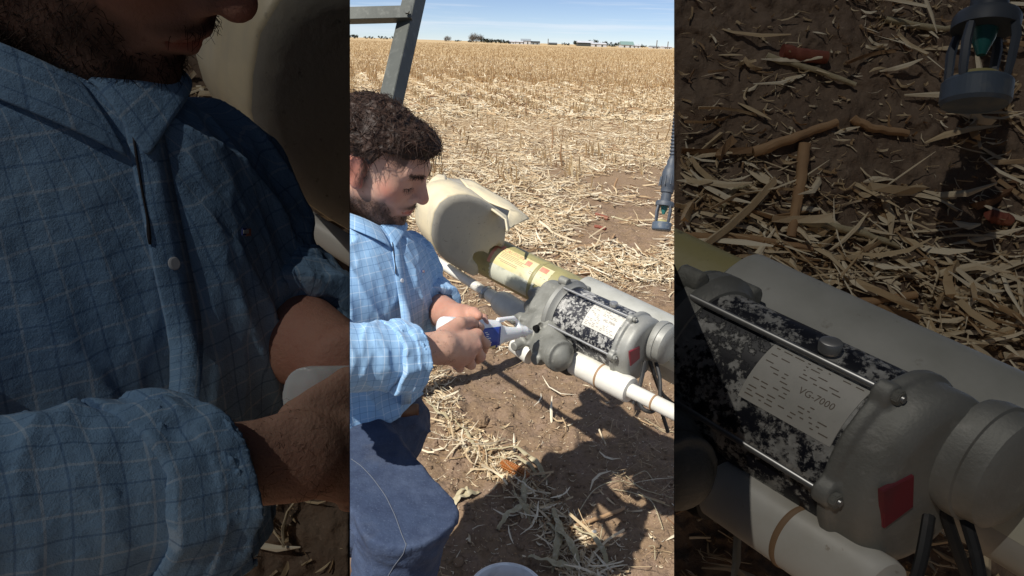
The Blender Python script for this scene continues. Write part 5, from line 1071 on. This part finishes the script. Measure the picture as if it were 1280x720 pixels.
# ------------------------------------------------------------------ bottle
bo = thing('bottle', W(600, 430, 1.22) - [0, 0, .03], 'white plastic oil bottle with a blue label, nozzle in the gearbox filler hole', 'bottle')
BU = nrmz(UP - BAX * (UP @ BAX)); BN = np.cross(BAX, BU); BN = BN if BN @ FW < 0 else -BN; BRm = np.stack([BAX, BU, BN], 1)
def bl(s, u, n_=0.): return BB + BAX * (BL * s) + BU * u + BN * n_
def f_bot(P):
    d = boxsd(P, bl(.31, -.009), BRm, (BL * .31, .0265, .0210), .016); d = smin(d, cap(P, bl(.55, -.013), bl(.84, -.004), .021, .0135), .012)
    d = smax(d, -0 * d - 1, 0) if False else d
    hd = cap(P, bl(.62, .018), bl(.80, .024), .0052); hd = np.minimum(hd, cap(P, bl(.80, .024), bl(.90, .008), .0052)); d = smin(d, hd, .005)
    hole = boxsd(P, bl(.765, .0125), BRm, (BL * .085, .0058, .05), .005); d = smax(d, -hole, .003)
    d = smin(d, cylsd(P, bl(.86, -.001), bl(.965, -.001), .0118, .002), .003)
    for k in range(3): d = smin(d, cylsd(P, bl(.015 + .012 * k, -.001), bl(.02 + .012 * k, -.001), .018, .001), .003)
    return d
V, Qd = nets(f_bot, np.minimum(BB, BT) - .05, np.maximum(BB, BT) + .05, .0018); V = relax(V, Qd, 1, .4); bot = link('bottle_body', mesh_np('bottle_body', V, Qd), 'bottle', bo)
m_ = MB(); m_.rev(bl(.955, -.001), bl(1.05, -.001), [(0, .0100), (.15, .0098), (.55, .0060), (1, .0036)], 20); m_.build('spout', 'bottle', bo)
SBt = Surf([bot])
def decal(name, px0, px1, top, botm, mat, parent, S_, lift=.0008, n=14, m=12, slant=0.):
    V = []; 
    for i in range(n):
        for j in range(m):
            u, v = i / (n - 1), j / (m - 1); x = px0 + (px1 - px0) * u + slant * v; y = (top[0] + (top[1] - top[0]) * u) * (1 - v) + (botm[0] + (botm[1] - botm[0]) * u) * v; h = S_.at(x, y); V.append(h[0] + h[1] * lift if h else None)
    ok = [v is not None for v in V]; V = [v if v is not None else np.zeros(3) for v in V]
    q = [(i * m + j, i * m + j + 1, (i + 1) * m + j + 1, (i + 1) * m + j) for i in range(n - 1) for j in range(m - 1)]; q = [f for f in q if all(ok[k] for k in f)]
    if not q: return None
    me = mesh_np(name, V, np.array(q), True); o = link(name, me, mat, parent)
    bm = bmesh.new(); bm.from_mesh(me); bmesh.ops.delete(bm, geom=[v for v in bm.verts if not v.link_faces], context='VERTS'); bm.to_mesh(me); bm.free()
    s_ = o.modifiers.new('t', 'SOLIDIFY'); s_.thickness = .0004; s_.offset = 0; return o
decal('blue_label', 590, 626, (412.5, 408), (444, 433), 'blue', bo, SBt, slant=-2)
decal('label_emblem', 611, 619, (433, 431), (437, 435), 'label_y', bo, SBt, .0013, 5, 5)
pB = lambda x, y: np.array([(lambda h: h[0] + h[1] * .0016 if h else bl(.5, 0, .02))(SBt.at(604.5 + b * .85 + a * .45, 413.5 + a * 1.0 - b * .10)) for a, b in zip(-np.asarray(y), np.asarray(x))])
print_on('label_print', [('#%.2f' % l, .9, x, y) for x, y, l in ((0, -3, 3.6), (.6, -5.2, 4.2), (-.6, -7.6, 3.2), (0, -10, 4.6), (-1, -12.4, 3.4), (-.6, -14.8, 4.2), (-1.4, -17, 2.6))], pB, 'whiteprint', bo)
# ------------------------------------------------------------------ the two dim bays close to the camera, left and right
ZM = 3.168; KB = .55                     # KB: how far the bays reach from the camera
def zpx(x, y): return 640 + (np.asarray(x) - 640) * ZM, 360 + (np.asarray(y) - 360) * ZM
def rod(v):
    t = np.linalg.norm(v); 
    if t < 1e-9: return np.eye(3)
    k = v / t; K_ = np.array([[0, -k[2], k[1]], [k[2], 0, -k[0]], [-k[1], k[0], 0]]); return np.eye(3) + math.sin(t) * K_ + (1 - math.cos(t)) * K_ @ K_
DEF = {}
def pose(pts, s, it=60, rw=0., q=1.):
    s = s * KB
    """rigid pose (scale s) that shows the given points enlarged"""
    P = np.array([W(*q[:3]) if np.ndim(q[2]) == 0 else q[2] for q in pts]); pts = np.array([(q[0], q[1], (P[i] - CAM) @ FW) for i, q in enumerate(pts)], float); tx, ty = zpx(pts[:, 0], pts[:, 1]); c = P.mean(0); T = W(tx.mean(), ty.mean(), pts[:, 2].mean() * s / ZM); p = np.concatenate([np.zeros(3), T]); f_ = nrmz(c - CAM); D_ = np.eye(3) - (1 - q) * np.outer(f_, f_); P = c + (P - c) @ D_
    def res(p): Q_ = (P - c) * s @ rod(p[:3]).T + p[3:]; x, y, d = proj(Q_); return np.concatenate([x - tx, y - ty, p[:3] * rw])
    for _ in range(it):
        r = res(p); J = np.stack([(res(p + e) - r) / 1e-5 for e in np.eye(6) * 1e-5], 1); p = p - np.linalg.solve(J.T @ J + 1e-3 * np.eye(6), J.T @ r)
    R = rod(p[:3]); A = np.eye(4); A[:3, :3] = R * s; A[:3, 3] = p[3:] - R @ c * s; print('pose rms', np.sqrt((res(p)[:-3] ** 2).mean()), 'rot', p[:3]); M_ = Matrix(A.tolist()); M_.freeze(); DEF[M_] = (c, D_); return M_
def n_cut(side):                          # plane of the partition, pointing out of the bay
    x = (437.3 if side < 0 else 842.7) - 640; n = RT - x / F * FW; n = n / np.linalg.norm(n); return n if side < 0 else -n
bpy.context.view_layer.update()
def copy_into_bay(o, T, side, label, parent=None, skip=(), cat=None, group=None):
    c = bpy.data.objects.new(o.name.split('.')[0], None) if o.type != 'MESH' else None
    if o.type == 'MESH':
        dg = bpy.context.evaluated_depsgraph_get(); me = bpy.data.meshes.new_from_object(o.evaluated_get(dg)) if o.modifiers else o.data.copy()
        c0_, D_ = DEF[T]; mw = np.array(o.matrix_world); nv = len(me.vertices); v = np.zeros(nv * 3, np.float32); me.vertices.foreach_get('co', v); v = v.reshape(-1, 3) @ mw[:3, :3].T + mw[:3, 3]
        v = c0_ + (v - c0_) @ D_; iw = np.linalg.inv(mw); v = v @ iw[:3, :3].T + iw[:3, 3]; me.vertices.foreach_set('co', v.astype(np.float32).ravel()); me.update()
        MWn = T @ o.matrix_world; inv = MWn.inverted(); co = inv @ Vector(CAM); no = (MWn.to_3x3().transposed() @ Vector(n_cut(side))).normalized()
        n = len(me.vertices); v = np.zeros(n * 3, np.float32); me.vertices.foreach_get('co', v); v = v.reshape(-1, 3); s_ = (v - np.array(co)) @ np.array(no)
        if (s_ > 0).all(): bpy.data.meshes.remove(me); return None
        if (s_ > 0).any():
            bm = bmesh.new(); bm.from_mesh(me); bmesh.ops.bisect_plane(bm, geom=bm.verts[:] + bm.edges[:] + bm.faces[:], plane_co=co, plane_no=no, clear_outer=True); bm.to_mesh(me); bm.free()
            if not len(me.polygons): return None
        c = bpy.data.objects.new(o.name.split('.')[0], me)
    SC.collection.objects.link(c)
    for k in ('kind',):
        if k in o: c[k] = o[k]
    if parent is None: c.matrix_world = T @ o.matrix_world; tag(c, label, cat or o.get('category'), group)
    else: c.parent = parent; c.matrix_local = o.matrix_local
    for ch in o.children:
        if ch.name.split('.')[0] not in skip: copy_into_bay(ch, T, side, None, c)
    return c
# left bay: the man again, close up
SB_ = Surf([shirt, body])
def sp(x, y): h = SB_.at(x, y); return (x, y, h[0]) if h is not None else (x, y, 1.2)
face_pts = [(534, 250, hw(.122, 0, -.022)), (513, 260, hw(.100, 0, -.056)), (496, 283, hw(.078, 0, -.110))]
tip = np.array([0, 0, 0])
Tm = pose(face_pts * 4 + [sp(528, 339), sp(507, 393), sp(509, 470), sp(533, 320), sp(450, 330), sp(447, 420), sp(455, 470), sp(500, 408), sp(525, 440), sp(500, 484), sp(560, 380), sp(549, 434), sp(470, 360), sp(480, 310)], .55, q=.38)
copy_into_bay(man, Tm, -1, 'dimly lit close-up of a bearded man in a checked shirt, at the left', skip=('jeans', 'boot', 'belt', 'seam', 'hair_curls'), cat='person')
copy_into_bay(bo, Tm, -1, 'white end of a bottle in the hand of the dim close-up man', cat='bottle')
Tg = pose([(545, 290, 1.62), (560, 250, 1.62), (575, 243, 1.6), (576, 300, 1.6), (560, 328, 1.6), (543, 326, 1.75), (575, 346, 1.7), (545, 270, 1.65)], .70, rw=30., q=.6)
copy_into_bay(sg, Tg, -1, 'dark close-up shield curving behind the dim close-up man', cat='shield'); copy_into_bay(us, Tg, -1, 'dim white tube behind the arm of the close-up man', cat='drive shaft', skip=('gearbox',))
# right bay: the motor again, close up
Tr = pose([(710, 352, 1.45), (745, 365, 1.38), (809, 400, 1.32), (758, 400, 1.3), (771, 455, 1.26), (793, 445, 1.25), (823, 428, 1.25), (800, 480, 1.22), (835, 510, 1.2), (735, 455, 1.28), (780, 380, 1.5), (842, 400, 1.42), (830, 450, 1.40)], .55, q=.48)
for o_, lb, ct in ((gm, 'dim close-up gear motor with peeling paint and red plate at the lower right', 'gear motor'), (bt, 'dim grey close-up tube with a lettered sticker behind the close-up motor', 'tube'), (ls, 'dim white shaft crossing the bottom edge below the close-up motor', 'drive shaft'), (cb_t, 'dim black cables under the round cover of the close-up motor', 'cable')):
    copy_into_bay(o_, Tr, 1, lb, cat=ct)
sprinkler(lambda x, y: W(1229 + (x + (136 - y) * .09) * ZM, -305 + y * ZM, .40 * KB), 'dim dark sprinkler nozzle in the top right corner over the close-up soil')

# earth banks behind them
def bank(side, xs, dfun, label):
    ysr = np.linspace(-70, 1150, 330); Xg, Yg = np.meshgrid(xs, ysr, indexing='ij'); D = dfun(Xg, Yg); P = W(Xg, Yg, D)
    nn = nrmz(-FW * .8 + UP * .6); disp = KB * (.010 * fbm(P * 14 / KB, 3, 2) + .006 * np.abs(fbm(P * 50 / KB, 3, 6)) + .003 * fbm(P * 140 / KB, 3, 7))
    k = 1 + disp / D; k = np.where((Xg == (xs[-1] if side < 0 else xs[0])), 1, k); P2_ = CAM + (P - CAM) * (2 - k)[..., None]
    a, b = Xg.shape; i = np.arange(a * b).reshape(a, b); q = np.stack([i[:-1, :-1], i[:-1, 1:], i[1:, 1:], i[1:, :-1]], -1).reshape(-1, 4)
    # back and skirt give the bank its body: every rim point goes back and down
    B = CAM + (P2_.reshape(-1, 3) - CAM) * 1.10; N_ = a * b; bd = list(i[:, 0]) + list(i[-1, 1:]) + list(i[-2::-1, -1]) + list(i[0, -2:0:-1]); sk = [(bd[k_], bd[(k_ + 1) % len(bd)], bd[(k_ + 1) % len(bd)] + N_, bd[k_] + N_) for k_ in range(len(bd))]
    o = link('earth_bank', mesh_np('earth_bank', np.concatenate([P2_.reshape(-1, 3), B]), [q, q[:, ::-1] + N_, np.array(sk)]), 'bank'); o['kind'] = 'structure'
    return P2_, xs, ysr
dR = lambda x, y: KB * (.52 - .00009 * np.clip(y, -200, 1200)); dL = lambda x, y: KB * (.50 - .00008 * np.clip(y, -200, 1200))
PR, xr_, yr_ = bank(1, np.concatenate([np.linspace(842.6, 1400, 300)]), dR, ''); PL, xl_, yl_ = bank(-1, np.linspace(-130, 437.4, 200), dL, '')
def on_bank(Pg, xs, ys_, px, py):
    i = np.clip(np.searchsorted(xs, px) - 1, 0, len(xs) - 2); j = np.clip(np.searchsorted(ys_, py) - 1, 0, len(ys_) - 2); u = ((px - xs[i]) / (xs[i + 1] - xs[i]))[:, None]; v = ((py - ys_[j]) / (ys_[j + 1] - ys_[j]))[:, None]
    p = Pg[i, j] * (1 - u) * (1 - v) + Pg[i + 1, j] * u * (1 - v) + Pg[i, j + 1] * (1 - u) * v + Pg[i + 1, j + 1] * u * v; return p
BN_ = nrmz(-FW * .86 + UP * .5); T1 = nrmz(RT - BN_ * (RT @ BN_)); T2 = np.cross(BN_, T1)
def bank_straw(side, n, Lr, Wr, dens, rf, lift, thick=1.):
    Pg, xs, ys_ = (PR, xr_, yr_) if side > 0 else (PL, xl_, yl_); lo_x, hi_x = (850, 1390) if side > 0 else (-100, 431)
    px, py = RNG.uniform(lo_x, hi_x, n), RNG.uniform(-55, 1000, n); k = RNG.uniform(0, 1, n) < dens(px, py); px, py = px[k], py[k]; n = len(px)
    P = on_bank(Pg, xs, ys_, px, py); N = BN_ + RNG.normal(0, .12, (n, 3)); N /= np.linalg.norm(N, axis=1)[:, None]; yw = RNG.uniform(0, 6.28, n); yw = np.where(RNG.uniform(0, 1, n) < .5, RNG.normal(-.35, .5, n), yw); A_ = np.cos(yw)[:, None] * T1 + np.sin(yw)[:, None] * T2
    L = Lr[0] + (Lr[1] - Lr[0]) * RNG.uniform(0, 1, n) ** 2; edge = (px - 843 if side > 0 else 437 - px) / F * .5; L = KB * np.minimum(L, np.maximum(edge * 1.7, .004)); r = RNG.uniform(0, 1, n) < rf
    me = straws('s', P, N, yw, L, KB * (Wr[0] + (Wr[1] - Wr[0]) * RNG.uniform(0, 1, n) ** 1.5), np.clip(np.where(r, RNG.normal(.42, .2, n), RNG.normal(.72, .2, n)), 0, 1), KB * RNG.uniform(.0005, lift, n), KB * RNG.uniform(-.001, .004, n), r, adir=A_)
    o = link('bank_straw', me, 'straw'); o['kind'] = 'stuff'; o['label'] = 'dry corn straw scattered over the dim %s bank' % ('right' if side > 0 else 'left'); o['category'] = 'straw'
def densR(x, y):
    P = np.stack([x / 70, y / 50, x * 0], -1); n = fbm(P, 3, 90)
    b = .12 + .5 * n + .9 * np.exp(-((y - 335 - (x - 1000) * .22) / 75) ** 2) + .5 * np.exp(-((y - 30) / 40) ** 2) * (x > 1080) + .35 * np.exp(-((y - 240) / 60) ** 2) * (x < 960) + .5 * np.exp(-((x - 1230) / 60) ** 2 - ((y - 170) / 60) ** 2)
    return np.clip(b, .03, 1)
densL = lambda x, y: np.clip(.35 + .6 * fbm(np.stack([x / 50, y / 50, x * 0], -1), 3, 91), .05, 1)
bank_straw(1, 3100, (.012, .080), (.0014, .0068), lambda x, y: densR(x, y) ** 1.25, .22, .005); bank_straw(1, 9000, (.003, .016), (.0005, .0022), lambda x, y: np.clip(densR(x, y) + .15, 0, 1), .5, .003)
bank_straw(-1, 1300, (.012, .06), (.0015, .005), densL, .35, .004); bank_straw(-1, 4000, (.003, .014), (.0005, .002), densL, .5, .003)
# the big pieces on the right bank
def bstick(pts, r0, r1, label, mat='stick', name='stalk_piece', cat='corn stalk', lift=.005):
    pts = np.array(pts, float); P = on_bank(PR, xr_, yr_, pts[:, 0], pts[:, 1]) + BN_ * lift * KB; t_ = np.linspace(0, 1, 12); Q_ = np.stack([np.interp(t_, np.linspace(0, 1, len(P)), P[:, i]) for i in range(3)], -1) + RNG.normal(0, .0002, (12, 3))
    m_ = MB(); m_.tube(Q_, KB * np.linspace(r0, r1, 12) * (1 + .10 * np.sin(t_ * 9.4) ** 8), 9); return tag(center(m_.build(name, mat)), label, cat)
bstick([(955, 77), (1010, 92), (1066, 112)], .0026, .0018, 'pale straight stalk piece on dim soil below the red cob', 'husk'); bstick([(940, 195), (990, 178), (1042, 158)], .0042, .003, 'thick tan stalk piece slanting up on the dim bank')
bstick([(1003, 186), (996, 240), (986, 300)], .0045, .0036, 'upright brown stalk piece in the middle of the dim bank'); bstick([(852, 300), (930, 302), (1012, 315)], .0032, .0025, 'long level brown stalk just above the close-up tube')
bstick([(1062, 155), (1085, 165), (1130, 172)], .0034, .0028, 'short brown stalk right of the slanting one on the dim bank'); bstick([(1000, 280), (1060, 292), (1120, 312)], .0034, .002, 'broad pale stalk across the dim straw heap', 'husk'); bstick([(1040, 385), (1090, 380), (1140, 372)], .0038, .003, 'reddish stalk piece low in the dim straw heap')
bstick([(975, 70), (1000, 76), (1030, 78)], .0055, .0048, 'dark red cob at the top of the dim bank', 'cob', 'corn_cob', 'corn cob'); bstick([(1232, 275), (1245, 278), (1256, 280)], .0050, .0045, 'small dark red cob low on the right of the dim bank', 'cob', 'corn_cob', 'corn cob')
bstick([(1105, 30), (1160, 42), (1215, 40)], .0028, .0018, 'pale stalk beside the dim sprinkler', 'husk'); bstick([(900, 262), (918, 240), (935, 236)], .0022, .0015, 'small curled pale stalk at the left of the dim bank', 'husk')
# thin dark partitions, and an added net, out of view, that dims the two bays
for side, x0, x1, lb in ((-1, 437.5, 436.9, 'thin black partition board at the right edge of the dim left bay'), (1, 842.5, 843.1, 'thin black partition board at the left edge of the dim right bay')):
    m_ = MB(); m_.prism([W(x0, -160, .16), W(x0, 1100, .16), W(x0, 1100, .54), W(x0, -160, .56)], [0, 0, 0]); V = np.array([W(x, y, d * KB) for x in (x0, x1) for y, d in (((-160, .16), (1100, .16), (1100, .50), (-160, .56)) if side < 0 else ((330, .20), (1000, .16), (1000, .42), (330, .44)))])
    o = link('partition_board', mesh_np('p', V, np.array([(0, 1, 2, 3), (7, 6, 5, 4), (0, 4, 5, 1), (1, 5, 6, 2), (2, 6, 7, 3), (3, 7, 4, 0)]), False), 'black'); tag(o, lb, 'board')
zt = H + .17 * KB; zb = H - .70 * KB; x0, x1, y0, y1 = -.68 * KB, .80 * KB, -.60 * KB, .585 * KB; net = thing('added_dim_net', [0, -.3, 0], 'added dark net out of view, low over the camera, dimming the two bays', 'shade net')
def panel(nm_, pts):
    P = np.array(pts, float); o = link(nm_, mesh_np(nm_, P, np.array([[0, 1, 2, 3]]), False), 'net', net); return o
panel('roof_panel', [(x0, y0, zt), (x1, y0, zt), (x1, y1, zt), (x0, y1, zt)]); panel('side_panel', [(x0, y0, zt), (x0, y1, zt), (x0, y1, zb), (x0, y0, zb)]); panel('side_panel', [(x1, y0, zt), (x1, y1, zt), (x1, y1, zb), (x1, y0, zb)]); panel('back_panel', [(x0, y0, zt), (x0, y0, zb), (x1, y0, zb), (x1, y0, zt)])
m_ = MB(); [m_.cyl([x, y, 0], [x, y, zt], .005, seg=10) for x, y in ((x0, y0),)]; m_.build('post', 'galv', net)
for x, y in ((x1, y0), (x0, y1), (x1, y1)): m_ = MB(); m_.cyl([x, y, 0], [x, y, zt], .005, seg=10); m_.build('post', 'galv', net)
print('script seconds', time.time() - T0)
